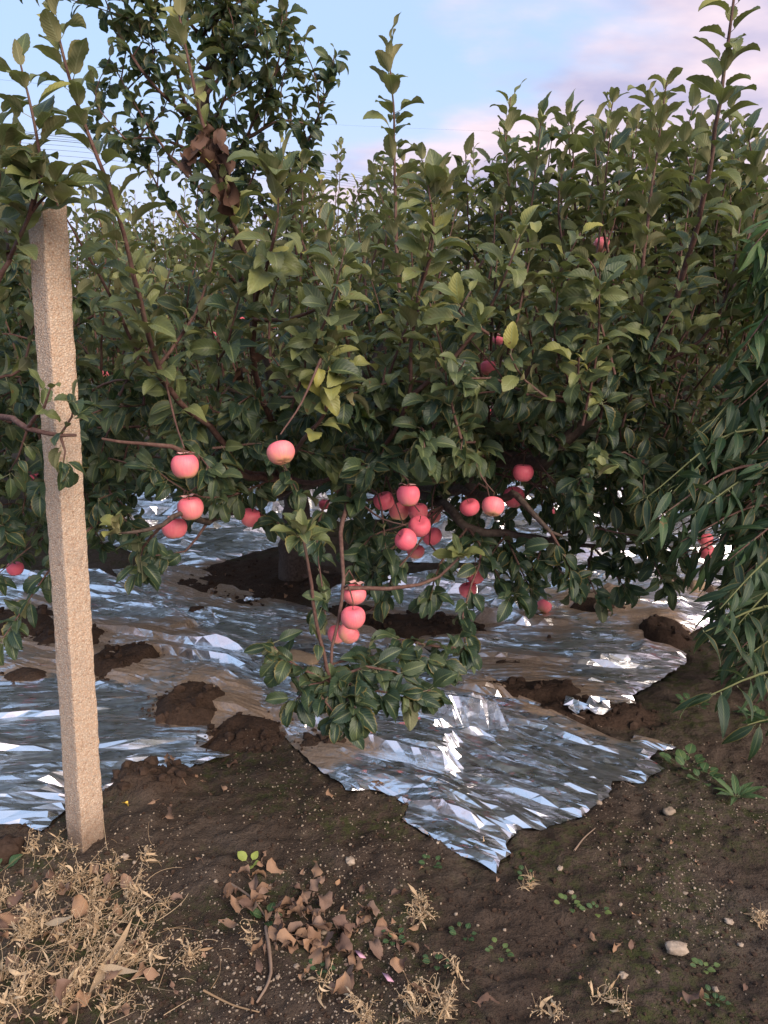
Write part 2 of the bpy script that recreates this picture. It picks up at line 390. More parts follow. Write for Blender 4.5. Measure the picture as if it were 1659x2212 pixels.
M = Mt('apple_skin'); p = M.obj()
oi = M.n('ShaderNodeObjectInfo').outputs['Random']
sx = M.n('ShaderNodeSeparateXYZ'); M.l(p, sx.inputs[0])
lon = M.math('ARCTAN2', sx.outputs[1], sx.outputs[0])
stv = M.n('ShaderNodeCombineXYZ'); M.l(M.math('MULTIPLY', lon, 5.0), stv.inputs[0]); M.l(M.math('MULTIPLY', sx.outputs[2], 12.0), stv.inputs[1]); M.l(M.math('MULTIPLY', oi, 40.0), stv.inputs[2])
streak = M.noise(2.2, 4, 0.6, stv.outputs[0])
blush = M.math('ADD', M.math('MULTIPLY', sx.outputs[2], -9.0), M.math('MULTIPLY', M.noise(16, 3, vec=p), 1.1))
blush = M.math('ADD', blush, M.math('MULTIPLY_ADD', oi, 0.7, -0.15))
f = M.math('ADD', M.rng(blush, 0.38, 1.9), M.math('MULTIPLY_ADD', streak, 0.7, -0.35), clamp=True)
col = M.ramp(f, [(0.0, (0.84, 0.145, 0.20)), (0.45, (0.86, 0.25, 0.25)), (1.0, (0.84, 0.50, 0.24))])
sp = M.rng(M.voro(420, p), 0.05, 0.16, 0.35, 0.0)
col = M.mix(sp, col, (0.85, 0.55, 0.42))
cal = M.rng(sx.outputs[2], -0.036, -0.028, 0.7, 0.0)
col = M.mix(cal, col, (0.55, 0.42, 0.12))
M.base(col); M.rough(0.48); M.spec(0.32)
M.b.inputs['Subsurface Weight'].default_value = 0.08; M.b.inputs['Subsurface Radius'].default_value = (0.01, 0.004, 0.003); M.b.inputs['Subsurface Scale'].default_value = 0.4
M_apple = M.m
def plain(name, c, rough=0.7, metal=0.0):
    M = Mt(name); p = M.pos(); M.base(M.mix(M.noise(45, 4, vec=p), tuple(0.75 * x for x in c), tuple(min(1, 1.2 * x) for x in c))); M.rough(rough); M.b.inputs['Metallic'].default_value = metal
    M.spec(0.3); return M.m
M_paper = plain('bag_paper', (0.72, 0.40, 0.36), 0.8)
M_pinkp = plain('pink_paper', (0.62, 0.36, 0.46), 0.7)
M_stem = plain('apple_stem', (0.10, 0.06, 0.03))
M_wire = plain('cable', (0.03, 0.035, 0.05), 0.6)
M_twigdry = plain('dry_twig', (0.24, 0.17, 0.125), 0.85)

# ------------------------------------------------------------------ ground and film layout
def gpoly(pts): return [tuple(G(u, v)[:2]) for u, v in pts]
SHEETS = {
 'front': gpoly([(612,1592),(650,1630),(700,1672),(760,1712),(800,1708),(850,1722),(882,1745),(868,1772),(950,1822),(1010,1855),(1072,1886),(1080,1862),(1104,1848),(1092,1826),(1130,1792),(1170,1796),(1212,1785),(1250,1770),(1290,1740),(1318,1722),(1322,1690),(1350,1688),(1392,1693),(1402,1678),(1440,1662),(1402,1640),(1420,1622),(1462,1614),(1420,1600),(1370,1588),(1362,1604),(1330,1600),(1260,1565),(1200,1535),(1130,1505),(1050,1465),(960,1425),(880,1402),(800,1372),(740,1336),(640,1304),(560,1275),(470,1250),(400,1232),(300,1222),(240,1232),(300,1290),(340,1330),(420,1360),(480,1400),(520,1440),(540,1490),(560,1540),(596,1578)]),
 'left': gpoly([(-420,1840),(-150,1800),(0,1783),(40,1780),(90,1797),(150,1742),(240,1708),(262,1690),(300,1664),(345,1658),(385,1680),(420,1655),(497,1631),(430,1616),(470,1588),(440,1556),(400,1526),(350,1496),(250,1462),(100,1440),(-420,1430)]),
 'dusty': gpoly([(-420,1460),(100,1465),(250,1492),(350,1520),(480,1585),(604,1600),(590,1540),(575,1450),(440,1345),(320,1280),(220,1236),(-420,1230)]),
 'right': gpoly([(690,1312),(760,1348),(900,1398),(1020,1452),(1100,1492),(1240,1534),(1330,1532),(1377,1525),(1366,1500),(1420,1472),(1482,1430),(1484,1412),(1460,1396),(1500,1362),(1545,1342),(1545,1290),(1440,1252),(1300,1236),(1100,1228),(900,1240),(720,1266)]),
 'back': gpoly([(270,1186),(330,1215),(450,1229),(530,1196),(600,1178),(650,1132),(1000,1112),(1000,1050),(60,1050),(150,1150)]),
 'backright': gpoly([(830,1212),(1000,1216),(1300,1226),(1450,1244),(1560,1286),(1800,1300),(1900,1060),(1010,1050),(900,1130)]),
 'corner': gpoly([(1530,1384),(1600,1402),(1800,1440),(1950,1400),(1800,1310),(1570,1312)]),
}
EDGE_CENTRES = {k: np.array(v) for k, v in SHEETS.items()}
MOUNDS = [(265,1433,78,34,.055),(60,1463,52,13,.03),(410,1536,78,42,.07),(530,1590,85,32,.045),(560,1252,165,46,.02),(440,1262,70,26,.035),(35,1352,100,34,.05),(150,1385,90,26,.045),
          (1285,1312,66,21,.06),(1430,1374,58,26,.07),(1497,1274,40,9,.05),(880,1362,190,30,.045),(1150,1503,120,20,.05),(1280,1548,150,22,.045),(706,1615,58,12,.03),(760,1330,60,14,.04),(1165,1352,46,9,.03),
          (330,1378,60,10,.02),(700,1255,60,18,.04),(1120,1440,60,8,.018)]
MD = []
for (u, v, ru, rv, h) in MOUNDS:
    c = G(u, v); rx = abs(G(u + ru, v)[0] - c[0]); ry = 0.5 * abs(G(u, v - rv)[1] - G(u, v + rv)[1]); MD.append((c[0], c[1], rx, ry, h))
def base_h(x, y): return 0.035 * (fbm(x * 0.55 + 3, y * 0.55 + 8, 2) - 0.5) + 0.0 * x
def ground_h(x, y, under=True):
    b = base_h(x, y)
    near = sstep(14, 6, np.hypot(x, y))
    rough = (0.050 * (fbm(x * 4 + 9, y * 4 + 2, 5) - 0.5) + 0.030 * (fbm(x * 24, y * 24, 4) - 0.5)) * near
    ins = np.zeros(np.shape(x), bool)
    for k, pl in SHEETS.items(): ins |= inside(pl, x, y)
    fresh = np.zeros(np.shape(x)); mnd = np.zeros(np.shape(x))
    for cx, cy, rx, ry, h in MD:
        r = np.hypot((x - cx) / rx, (y - cy) / ry)
        r = r + 0.55 * (fbm(x * 9 + cx * 31, y * 9 + cy * 17, 4) - 0.5)
        s = sstep(1.12, 0.55, r); mnd = np.maximum(mnd, s * h); fresh = np.maximum(fresh, sstep(1.15, 0.95, r))
    z = b + np.where(ins, -0.014 + rough * 0.15, rough)
    z = z + np.where(fresh > 0.02, np.where(ins, 0.020 * fresh, 0) + mnd * (0.75 + 1.1 * (fbm(x * 13 + 3, y * 13, 4) - 0.35)), 0)
    # loose bank in front of the left film
    c = G(330, 1690); r = np.hypot((x - c[0]) / 0.19, (y - c[1]) / 0.13) + 0.5 * (fbm(x * 11, y * 11 + 4, 3) - 0.5)
    s = sstep(1.1, 0.4, r); z = z + s * 0.045 * (0.6 + 0.9 * fbm(x * 18, y * 18, 3)); fresh = np.maximum(fresh, s * 0.8)
    return z, fresh
def gz(x, y): return float(ground_h(np.array([x]), np.array([y]))[0][0])
def axis(fine0, fine1, step, lo, hi, g=1.13):
    a = list(np.arange(fine0, fine1, step)); s = step; x = a[-1]
    while x < hi: s *= g; x += s; a.append(x)
    s = step; x = a[0]; pre = []
    while x > lo: s *= g; x -= s; pre.append(x)
    return np.array(pre[::-1] + a)
gx = axis(-1.9, 2.3, 0.0125, -400, 400, 1.12)
gy = [1.15]; 
while gy[-1] < 7.5: gy.append(gy[-1] + 0.0042 * gy[-1] ** 1.15)
gy = axis(0, 1, 2, 0, 1) if False else np.array(gy)
ext = []; s = 0.05; y = gy[-1]
while y < 900: s *= 1.15; y += s; ext.append(y)
pre = []; s = 0.02; y = gy[0]
while y > -40: s *= 1.3; y -= s; pre.append(y)
gy = np.concatenate([pre[::-1], gy, ext])
X, Yg = np.meshgrid(gx, gy)
Z, fresh = ground_h(X.ravel(), Yg.ravel())
nx, ny = len(gx), len(gy)
ii = (np.arange(ny - 1)[:, None] * nx + np.arange(nx - 1)[None, :]).ravel()
q = np.stack([ii, ii + 1, ii + nx + 1, ii + nx], -1)
gm = mesh_np('ground', np.stack([X.ravel(), Yg.ravel(), Z], -1), q, None, M_soil, tint=np.clip(fresh, 0, 1))
tag(mkobj('ground', gm), 'dark brown orchard soil with moss, grit and dug banks', None, None, 'structure')

# film sheets: flat facets and sharp creases
SH = {  # direction of tension (deg in ground plane), facet size, stretch, dust, crease height, label
 'front': (-32, .0105, 4.4, -0.02, .0014, 1.25, 'crinkled silver reflective film reaching furthest towards the camera, centre'),
 'left': (8, .0135, 4.8, -0.24, .0014, 1.1, 'crinkled silver reflective film lying behind the concrete post'),
 'dusty': (-25, .0125, 4.2, 0.03, .0016, 1.25, 'dust covered silver film between the soil heaps, behind the post'),
 'right': (-8, .0115, 4.8, -0.01, .0016, 1.35, 'crumpled silver film on the ground under the drooping branches, centre right'),
 'back': (5, .024, 4.0, -0.10, .003, 1.5, 'farthest silver film glinting behind the trunk'),
 'backright': (4, .025, 4.6, -0.12, .003, 1.5, 'silver film streaked with folds far back on the right'),
 'corner': (-15, .016, 4.0, -0.05, .002, 1.4, 'strip of silver film showing under the peach leaves'),
}
for si, (k, (ang, s, strch, dust, amp, slope, lab)) in enumerate(SH.items()):
    poly = SHEETS[k]
    # ragged outline
    op = []
    for i in range(len(poly)):
        a = np.array(poly[i]); b = np.array(poly[(i + 1) % len(poly)]); n = max(1, int(np.linalg.norm(b - a) / (s * 2.0)))
        for j in range(n):
            pnt = a + (b - a) * j / n
            if j: pnt = pnt + rng.normal(0, s * 0.22, 2)
            op.append(pnt)
    op = np.array(op)
    ca, sa = math.cos(R(ang)), math.sin(R(ang))
    def fwd(pp): return np.stack([(pp[:, 0] * ca + pp[:, 1] * sa) / strch, -pp[:, 0] * sa + pp[:, 1] * ca], -1)
    def inv(pp): a_, b_ = pp[:, 0] * strch, pp[:, 1]; return np.stack([a_ * ca - b_ * sa, a_ * sa + b_ * ca], -1)
    fo = fwd(op); lo = fo.min(0); hi = fo.max(0)
    g1, g2 = np.meshgrid(np.arange(lo[0], hi[0], s), np.arange(lo[1], hi[1], s))
    cand = np.stack([g1.ravel(), g2.ravel()], -1) + rng.uniform(-0.48, 0.48, (g1.size, 2)) * s
    wpt = inv(cand)
    keep = inside([tuple(t) for t in op], wpt[:, 0], wpt[:, 1])
    keep &= rng.random(len(cand)) < 0.94
    cand = cand[keep]
    dmin = np.full(len(cand), 9.0)
    for i in range(0, len(fo)):
        dmin = np.minimum(dmin, np.hypot(cand[:, 0] - fo[i, 0], cand[:, 1] - fo[i, 1]))
    cand = cand[dmin > s * 0.35]
    allp = np.vstack([fo, cand]); ne = len(fo)
    res = delaunay_2d_cdt([Vector(t) for t in allp.tolist()], [(i, (i + 1) % ne) for i in range(ne)], [], 0, 1e-7)
    vv = np.array([list(t) for t in res[0]]); tri = np.array([f for f in res[2] if len(f) == 3])
    wv_ = inv(vv)
    cen = wv_[tri].mean(1)
    tri = tri[inside([tuple(t) for t in op], cen[:, 0], cen[:, 1])]
    isb = np.zeros(len(vv), bool); 
    for new, orig in enumerate(res[3]):
        if any(o_ < ne for o_ in orig): isb[new] = True
    fs = fwd(wv_)
    # crumple: upper envelope of randomly tilted planes at two scales, bent by a slow warp so that creases curve
    wx = fs + 0.9 * s * np.stack([fbm(wv_[:, 0] * 5 + 3, wv_[:, 1] * 5, 3) - .5, fbm(wv_[:, 0] * 5 + 40, wv_[:, 1] * 5 + 9, 3) - .5], -1) * 7
    def envelope(q_, cs, sl, seed):
        h_ = np.random.default_rng(seed).random((64, 64, 5)); c0 = np.floor(q_ / cs).astype(int); best = np.full(len(q_), -9.0)
        for ox in (-1, 0, 1):
            for oy in (-1, 0, 1):
                cc = c0 + (ox, oy); hh_ = h_[cc[:, 0] & 63, cc[:, 1] & 63]
                rel = q_ - (cc + hh_[:, :2]) * cs; gr_ = (hh_[:, 2:4] - 0.5) * 2.6 * np.array([0.10 * strch, 0.36]) * sl
                best = np.maximum(best, (rel * gr_).sum(1) - 0.30 * np.linalg.norm(rel, axis=1) + hh_[:, 4] * cs * 0.25)
        return best
    cz = envelope(wx * (0.62, 1), s * 8.0, slope * 1.0, si) + 0.6 * envelope(wx * (0.5, 1) + 5, s * 2.6, slope * 1.1, si + 50)
    # creases fan out from the soil heaps that hold the film down
    fan = np.zeros(len(fs))
    for cx, cy, rx, ry, h in MD:
        r_ = np.hypot((wv_[:, 0] - cx) / rx, (wv_[:, 1] - cy) / ry); th_ = np.arctan2((wv_[:, 1] - cy) / ry, (wv_[:, 0] - cx) / rx)
        fan = fan + sstep(2.4, 1.0, r_) * 0.010 * np.abs(2 * vnoise(th_ * 9 + cx * 7, r_ * 0.7 + cy) - 1)
    cz = cz + fan - np.percentile(cz, 8)
    flat = sstep(0.40, 0.60, fbm(wv_[:, 0] * 1.7 + 4, wv_[:, 1] * 1.7 + si, 2))
    edge_in = np.ones(len(vv))
    for i in range(0, ne, 2): edge_in = np.minimum(edge_in, np.hypot(fs[:, 0] - fo[i, 0], fs[:, 1] - fo[i, 1]) / (s * 4.0))
    z = base_h(wv_[:, 0], wv_[:, 1]) + (0.0015 * si) % 0.006 + np.where(isb, -0.004 + 0.009 * rng.random(len(vv)), 0.004 + (cz.clip(0) * (0.6 + 0.4 * flat) + amp * rng.random(len(vv)) * (0.3 + 0.7 * flat)) * np.clip(edge_in, 0.15, 1))
    gz_, fr_ = ground_h(wv_[:, 0], wv_[:, 1])
    dst = np.clip(dust + 0.45 * sstep(0.03, 0.9, fr_), -0.5, 1)
    # more dust round the soil heaps
    for cx, cy, rx, ry, h in MD:
        r = np.hypot((wv_[:, 0] - cx) / (rx + 0.10), (wv_[:, 1] - cy) / (ry + 0.12)); dst = np.maximum(dst, dust + 0.20 * sstep(1.5, 0.8, r))
    me = mesh_np('reflective_film', np.column_stack([wv_, z]), None, tri, M_foil, tint=dst * 2 , smooth=False)
    tag(mkobj('reflective_film', me), lab, 'reflective film', 'sheets of reflective film')

# small crumpled film scraps
def scrap(u, v, size, lab):
    c = G(u, v); z0 = gz(c[0], c[1]); n = 7
    xs, ys = np.meshgrid(np.linspace(-1, 1, n), np.linspace(-0.6, 0.6, n))
    zz = rng.random((n, n)) * 0.5 + 0.05
    v_ = np.stack([xs + rng.normal(0, .08, xs.shape), ys + rng.normal(0, .08, xs.shape), zz], -1).reshape(-1, 3) * size
    i_ = (np.arange(n - 1)[:, None] * n + np.arange(n - 1)).ravel()
    t_ = np.concatenate([np.stack([i_, i_ + 1, i_ + n], -1), np.stack([i_ + 1, i_ + n + 1, i_ + n], -1)])
    me = mesh_np('film_scrap', v_, None, t_, M_foil, tint=np.full(len(v_), -0.5), smooth=False)
    o = mkobj('film_scrap', me, None, (c[0], c[1], z0)); tag(o, lab, 'film scrap')
scrap(1268, 1553, 0.085, 'crumpled white gleaming film scrap on dark soil between two film sheets')
scrap(1236, 1540, 0.03, 'tiny film scrap beside the larger crumpled scrap')
scrap(546, 1303, 0.045, 'small silver film scrap on the dark soil before the trunk')

# ------------------------------------------------------------------ leaf templates
def leaf_template(nl, na, wl, curl, fold, wave, twist, serr, lance=False, pet=0.22):
    t = np.linspace(0, 1, nl + 1); a = np.linspace(-1, 1, na + 1)
    if lance: prof = np.sin(np.pi * t ** 0.80) ** 0.85 * (1 - 0.35 * t)
    else: prof = np.sin(np.pi * t ** 0.86) ** 0.72 * (1 - 0.12 * t)
    prof[0] = 0.05; prof[-1] = 0.02
    hw = 0.5 * wl * prof / prof.max()
    ang = -curl * (t ** 1.2) + 0.25
    dy = np.cos(ang); dz = np.sin(ang)
    ym = np.concatenate([[0], np.cumsum(0.5 * (dy[1:] + dy[:-1])) / nl]); zm = np.concatenate([[0], np.cumsum(0.5 * (dz[1:] + dz[:-1])) / nl])
    T, A = np.meshgrid(t, a, indexing='ij')
    se = 1 + serr * (np.arange(nl + 1) % 2 - 0.5)[:, None] * (np.abs(A) > 0.99)
    Wd = hw[:, None] * A * se
    nyv = -np.sin(ang)[:, None]; nzv = np.cos(ang)[:, None]
    lift = np.abs(Wd) * math.tan(fold) * (1 - 0.45 * np.abs(A)) + wave * hw[:, None] * np.sin(T * 9 + A * 1.3) * np.abs(A)
    tw = twist * T
    Xx = Wd * np.cos(tw) ; lz = lift + Wd * np.sin(tw)
    v = np.stack([Xx, ym[:, None] + nyv * lz, zm[:, None] + nzv * lz], -1).reshape(-1, 3)
    uv = np.stack([(A + 1) / 2, T], -1).reshape(-1, 2)
    i = (np.arange(nl)[:, None] * (na + 1) + np.arange(na)[None, :]).ravel()
    q = np.stack([i, i + 1, i + na + 2, i + na + 1], -1)
    v[:, 1] += pet; 
    # petiole, a thin three-sided stalk
    pr = 0.011
    pv = []
    for y0, r_ in ((0, pr * 1.3), (pet * 1.1, pr)):
        for k in range(3): pv.append((r_ * math.cos(k * 2.094), y0, r_ * math.sin(k * 2.094) + (0.25 * 0.1 * pet if y0 else 0)))
    n0 = len(v); v = np.vstack([v, pv]); uv = np.vstack([uv, np.tile([[0.5, 0.5]], (6, 1))])
    q = np.vstack([q, [[n0, n0 + 1, n0 + 4, n0 + 3], [n0 + 1, n0 + 2, n0 + 5, n0 + 4], [n0 + 2, n0, n0 + 3, n0 + 5]]])
    return v, q, uv
def variants(n, nl, na, lance=False, serr=0.10, seed=1):
    r = random.Random(seed); out = []
    for i in range(n):
        if lance: out.append(leaf_template(nl, na, r.uniform(.20, .25), r.uniform(.4, 1.1), r.uniform(.2, .5), r.uniform(.05, .2), r.uniform(-.5, .5), serr * 0.5, True, 0.06))
        else: out.append(leaf_template(nl, na, r.uniform(.42, .62), r.uniform(.35, 1.9), r.uniform(.2, 1.0), r.uniform(.0, .32), r.uniform(-.9, .9), serr, False, r.uniform(.16, .3)))
    return out
V_hi = variants(26, 14, 4, seed=3); V_lo = variants(10, 6, 2, seed=4, serr=0.0); V_xs = variants(6, 3, 2, seed=5, serr=0.0)
V_pe = variants(10, 10, 4, True, seed=6)

class Leaves:
    def __init__(s): s.p = []; s.d = []; s.n = []; s.s = []; s.t = []
    def add(s, p, d, n, size, tint): s.p.append(p); s.d.append(d); s.n.append(n); s.s.append(size); s.t.append(tint)
    def arrays(s):
        p = np.array(s.p); d = np.array(s.d); n = np.array(s.n)
        d /= np.linalg.norm(d, axis=1)[:, None] + 1e-9
        x = np.cross(d, n); bad = np.linalg.norm(x, axis=1) < 1e-3; x[bad] = (1, 0, 0); x /= np.linalg.norm(x, axis=1)[:, None]
        z = np.cross(x, d)
        return p, np.stack([x, d, z], -1), np.array(s.s), np.array(s.t)
def merge_leaves(name, p, Rm, sz, tn, var, mat, parent):
    if len(p) == 0: return None
    which = rng.integers(0, len(var), len(p))
    vs_, qs, us, ts = [], [], [], []; off = 0
    for k, (v, q, uv) in enumerate(var):
        m = which == k; n = int(m.sum())
        if not n: continue
        w_ = np.einsum('nij,vj->nvi', Rm[m], v) * sz[m][:, None, None] + p[m][:, None, :]
        vs_.append(w_.reshape(-1, 3)); us.append(np.tile(uv, (n, 1))); ts.append(np.repeat(tn[m], len(v)))
        qs.append((q[None] + (np.arange(n) * len(v))[:, None, None]).reshape(-1, 4) + off); off += n * len(v)
    me = mesh_np(name, np.concatenate(vs_), np.concatenate(qs), None, mat, np.concatenate(us), np.concatenate(ts))
    o = mkobj(name, me, parent); o['kind'] = 'stuff'
    return o
_vm = {}
def leaf_mesh(key, var, k, mat):
    if (key, k) not in _vm:
        v, q, uv = var[k]; _vm[(key, k)] = mesh_np('leaf', v, q, None, mat, uv, np.ones(len(v)))
    return _vm[(key, k)]
ZB = {}
CLEAR = []      # (u, v, ru, rv, depth): boughs are thin here, so no leaf nearer than depth covers this spot
def clear_of(p, tip, sz):
    keep = np.ones(len(p), bool)
    for fr in (0.35, 0.95):
        u, v, dep = project(p + tip * (sz * fr)[:, None])
        for cu, cv, ru, rv_, d in CLEAR: keep &= ~((((u - cu) / ru) ** 2 + ((v - cv) / rv_) ** 2 < 1) & (dep < d))
    return keep
def finish_leaves(L_, parent, nparts, var, lowvar, key, mat, crown='crown'):
    p, Rm, sz, tn = L_.arrays()
    if CLEAR:
        kp = clear_of(p, Rm[:, :, 1], sz); p, Rm, sz, tn = p[kp], Rm[kp], sz[kp], tn[kp]
    u, v, dep = project(p + Rm[:, :, 1] * sz[:, None] * 0.6)
    infr = (u > -20) & (u < 1680) & (v > -20) & (v < 2232) & (dep > 0.3)
    cu = (u // 26).astype(int); cv = (v // 26).astype(int)
    score = sz / np.maximum(dep, 0.2)
    # a leaf counts as seen when no other leaf of the scene is well in front of it in its cell
    order = np.argsort(dep); vis = np.zeros(len(p), bool); cnt = {}
    for i in order:
        if not infr[i]: continue
        kk = (cu[i], cv[i]); c = cnt.get(kk, 0) + ZB.get(kk, 0)
        if c < 2: vis[i] = True
        cnt[kk] = cnt.get(kk, 0) + 1
    for kk, c in cnt.items(): ZB[kk] = ZB.get(kk, 0) + c
    sc_ = np.where(vis, score, 0)
    idx = np.argsort(-sc_)[:nparts]; idx = idx[sc_[idx] > 0]
    for i in idx:
        o = bpy.data.objects.new('leaf', leaf_mesh(key, var, int(rng.integers(0, len(var))), mat)); COL.objects.link(o)
        M4 = np.eye(4); M4[:3, :3] = Rm[i] * sz[i]; M4[:3, 3] = p[i]
        o.parent = parent; o.matrix_parent_inverse = Matrix.Translation(-Vector(parent.location)); o.matrix_basis = Matrix(M4.tolist())
        o.color = (float(tn[i]), 1, 1, 1)
    rest = np.ones(len(p), bool); rest[idx] = False
    d2 = dep
    nearm = rest & (d2 < 4.2) & infr; farm = rest & ~nearm
    if lowvar is var: nearm = rest; farm = ~rest & False
    merge_leaves(crown, p[nearm], Rm[nearm], sz[nearm], tn[nearm], var, mat, parent)
    merge_leaves(crown, p[farm], Rm[farm], sz[farm], tn[farm], lowvar, mat, parent)
    return len(p)

# ------------------------------------------------------------------ growing trees
def rv(s=1.0): return rng.normal(0, s, 3)
def unit(a): a = np.asarray(a, float); return a / (np.linalg.norm(a) + 1e-9)
class Tree:
    def __init__(s, name, base, label, group=None, cat='apple tree'):
        s.root = empty(name, tuple(base)); tag(s.root, label, cat, group)
        s.c = np.array(base, float); s.lv = Leaves(); s.tw = MB(); s.nodes = []
    def limb(s, pts, r0, r1, mat=None, name='branch', sides=8, own=True, wob=0.12):
        rad = np.linspace(r0, r1, len(pts)); pp, rr = catmull(pts, rad, 0.05)
        # slight natural kinks
        k = rng.normal(0, 1, pp.shape) * np.minimum(rr, 0.02)[:, None] * 0.25; k[0] = 0; pp = pp + k
        if own:
            mb = MB(); tube(mb, pp, rr, sides, wob); mb.build(name, mat or M_shoot, s.root)
        else: tube(s.tw, pp, rr, 5, wob)
        s.nodes.append(pp); return pp
    def upright(s, pts, r0=0.007, r1=0.002, size=0.085, spacing=0.026, f0=0.12, ang=52, tint=0.5, own=True, tip=True, jit=1.0, mat=None):
        pp = s.limb(pts, r0, r1, mat, own=own, sides=6, wob=0.1)
        seg = np.linalg.norm(np.diff(pp, axis=0), axis=1); S = np.concatenate([[0], np.cumsum(seg)]); tot = S[-1]
        n = max(4, int(tot * (1 - f0) / spacing)); phi = rng.random() * 6.28
        for i in range(n):
            f = f0 + (1 - f0) * (i + 0.5 * rng.random()) / n
            d_ = f * tot; j = min(len(seg) - 1, int(np.searchsorted(S, d_)) - 1); j = max(0, j)
            q = pp[j] + (pp[j + 1] - pp[j]) * ((d_ - S[j]) / max(seg[j], 1e-6)); ax = unit(pp[j + 1] - pp[j])
            phi += 2.4 + rng.normal(0, 0.25)
            e1 = unit(np.cross(ax, (0.3, 0.8, 0.1))); e2 = np.cross(ax, e1)
            rad = e1 * math.cos(phi) + e2 * math.sin(phi)
            tipf = max(0, (f - 0.82) / 0.18)
            a = R(ang + rng.normal(0, 11) * jit - 26 * tipf + 20 * max(0, 0.4 - f))
            d = ax * math.cos(a) + rad * math.sin(a) + rv(0.08 * jit)
            nn = ax * math.sin(a) - rad * math.cos(a) * 0.7 + rv(0.22 * jit) + np.array([0, 0, 0.3])
            sz = size * (0.62 + 0.55 * rng.random()) * (1 - 0.22 * tipf) * (0.8 + 0.2 * min(1, f * 3))
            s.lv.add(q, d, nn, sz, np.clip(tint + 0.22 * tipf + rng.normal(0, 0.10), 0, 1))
        return pp
    def rosette(s, q, ax, n=7, size=0.08, tint=0.5, spread=60):
        ax = unit(ax); e1 = unit(np.cross(ax, (0.3, 0.8, 0.1))); e2 = np.cross(ax, e1); phi = rng.random() * 6
        for i in range(n):
            phi += 2.4; a = R(spread * (0.35 + 0.9 * i / n) + rng.normal(0, 9)); rad = e1 * math.cos(phi) + e2 * math.sin(phi)
            d = ax * math.cos(a) + rad * math.sin(a); nn = ax * math.sin(a) - rad * math.cos(a) + np.array([0, 0, 0.35]) + rv(0.15)
            s.lv.add(np.asarray(q) + rv(0.004), d, nn, size * rng.uniform(0.75, 1.15), np.clip(tint + rng.normal(0, 0.08), 0, 1))
    def hanging(s, pts, r0=0.006, r1=0.002, size=0.08, spacing=0.05, per=3, f0=0.1, tint=0.2, own=False, droop=0.7, mat=None):
        pp = s.limb(pts, r0, r1, mat, own=own, sides=6, wob=0.1)
        seg = np.linalg.norm(np.diff(pp, axis=0), axis=1); S = np.concatenate([[0], np.cumsum(seg)]); tot = S[-1]
        n = max(3, int(tot * (1 - f0) / spacing))
        for i in range(n + 1):
            f = min(0.999, f0 + (1 - f0) * (i + 0.6 * rng.random()) / n); d_ = f * tot; j = max(0, min(len(seg) - 1, int(np.searchsorted(S, d_)) - 1))
            q = pp[j] + (pp[j + 1] - pp[j]) * ((d_ - S[j]) / max(seg[j], 1e-6)); ax = unit(pp[j + 1] - pp[j])
            outw = unit((q - s.c) * np.array([1, 1, 0]) + np.array([0, -0.4, 0]))
            m = per + (2 if f > 0.9 else 0)
            for k in range(m):
                d = ax * 0.5 + rv(0.65) + np.array([0, 0, -droop]) * rng.uniform(0.2, 1.2) + outw * 0.3
                nn = np.array([0, 0, 0.75]) + outw * rng.uniform(0.2, 1.3) + rv(0.35)
                s.lv.add(q + rv(0.004), d, nn, size * rng.uniform(0.62, 1.12), np.clip(tint + rng.normal(0, 0.09), 0, 1))
        return pp
    def finish(s, nparts, var=V_hi, low=V_lo, key='apple', mat=M_leaf):
        if s.tw.n: o = s.tw.build('twigs', M_shoot, s.root); o['kind'] = 'stuff'
        return finish_leaves(s.lv, s.root, nparts, var, low, key, mat)
    def attach(s, q):
        # nearest point on this tree's wood
        best = None; bd = 9e9
        for pp in s.nodes:
            dd = np.linalg.norm(pp - q, axis=1) + 3.0 * np.maximum(0, q[2] - pp[:, 2]); i = int(dd.argmin())
            if dd[i] < bd: bd = dd[i]; best = pp[i]
        return best

def PL(*a): return [P(*t) for t in a]
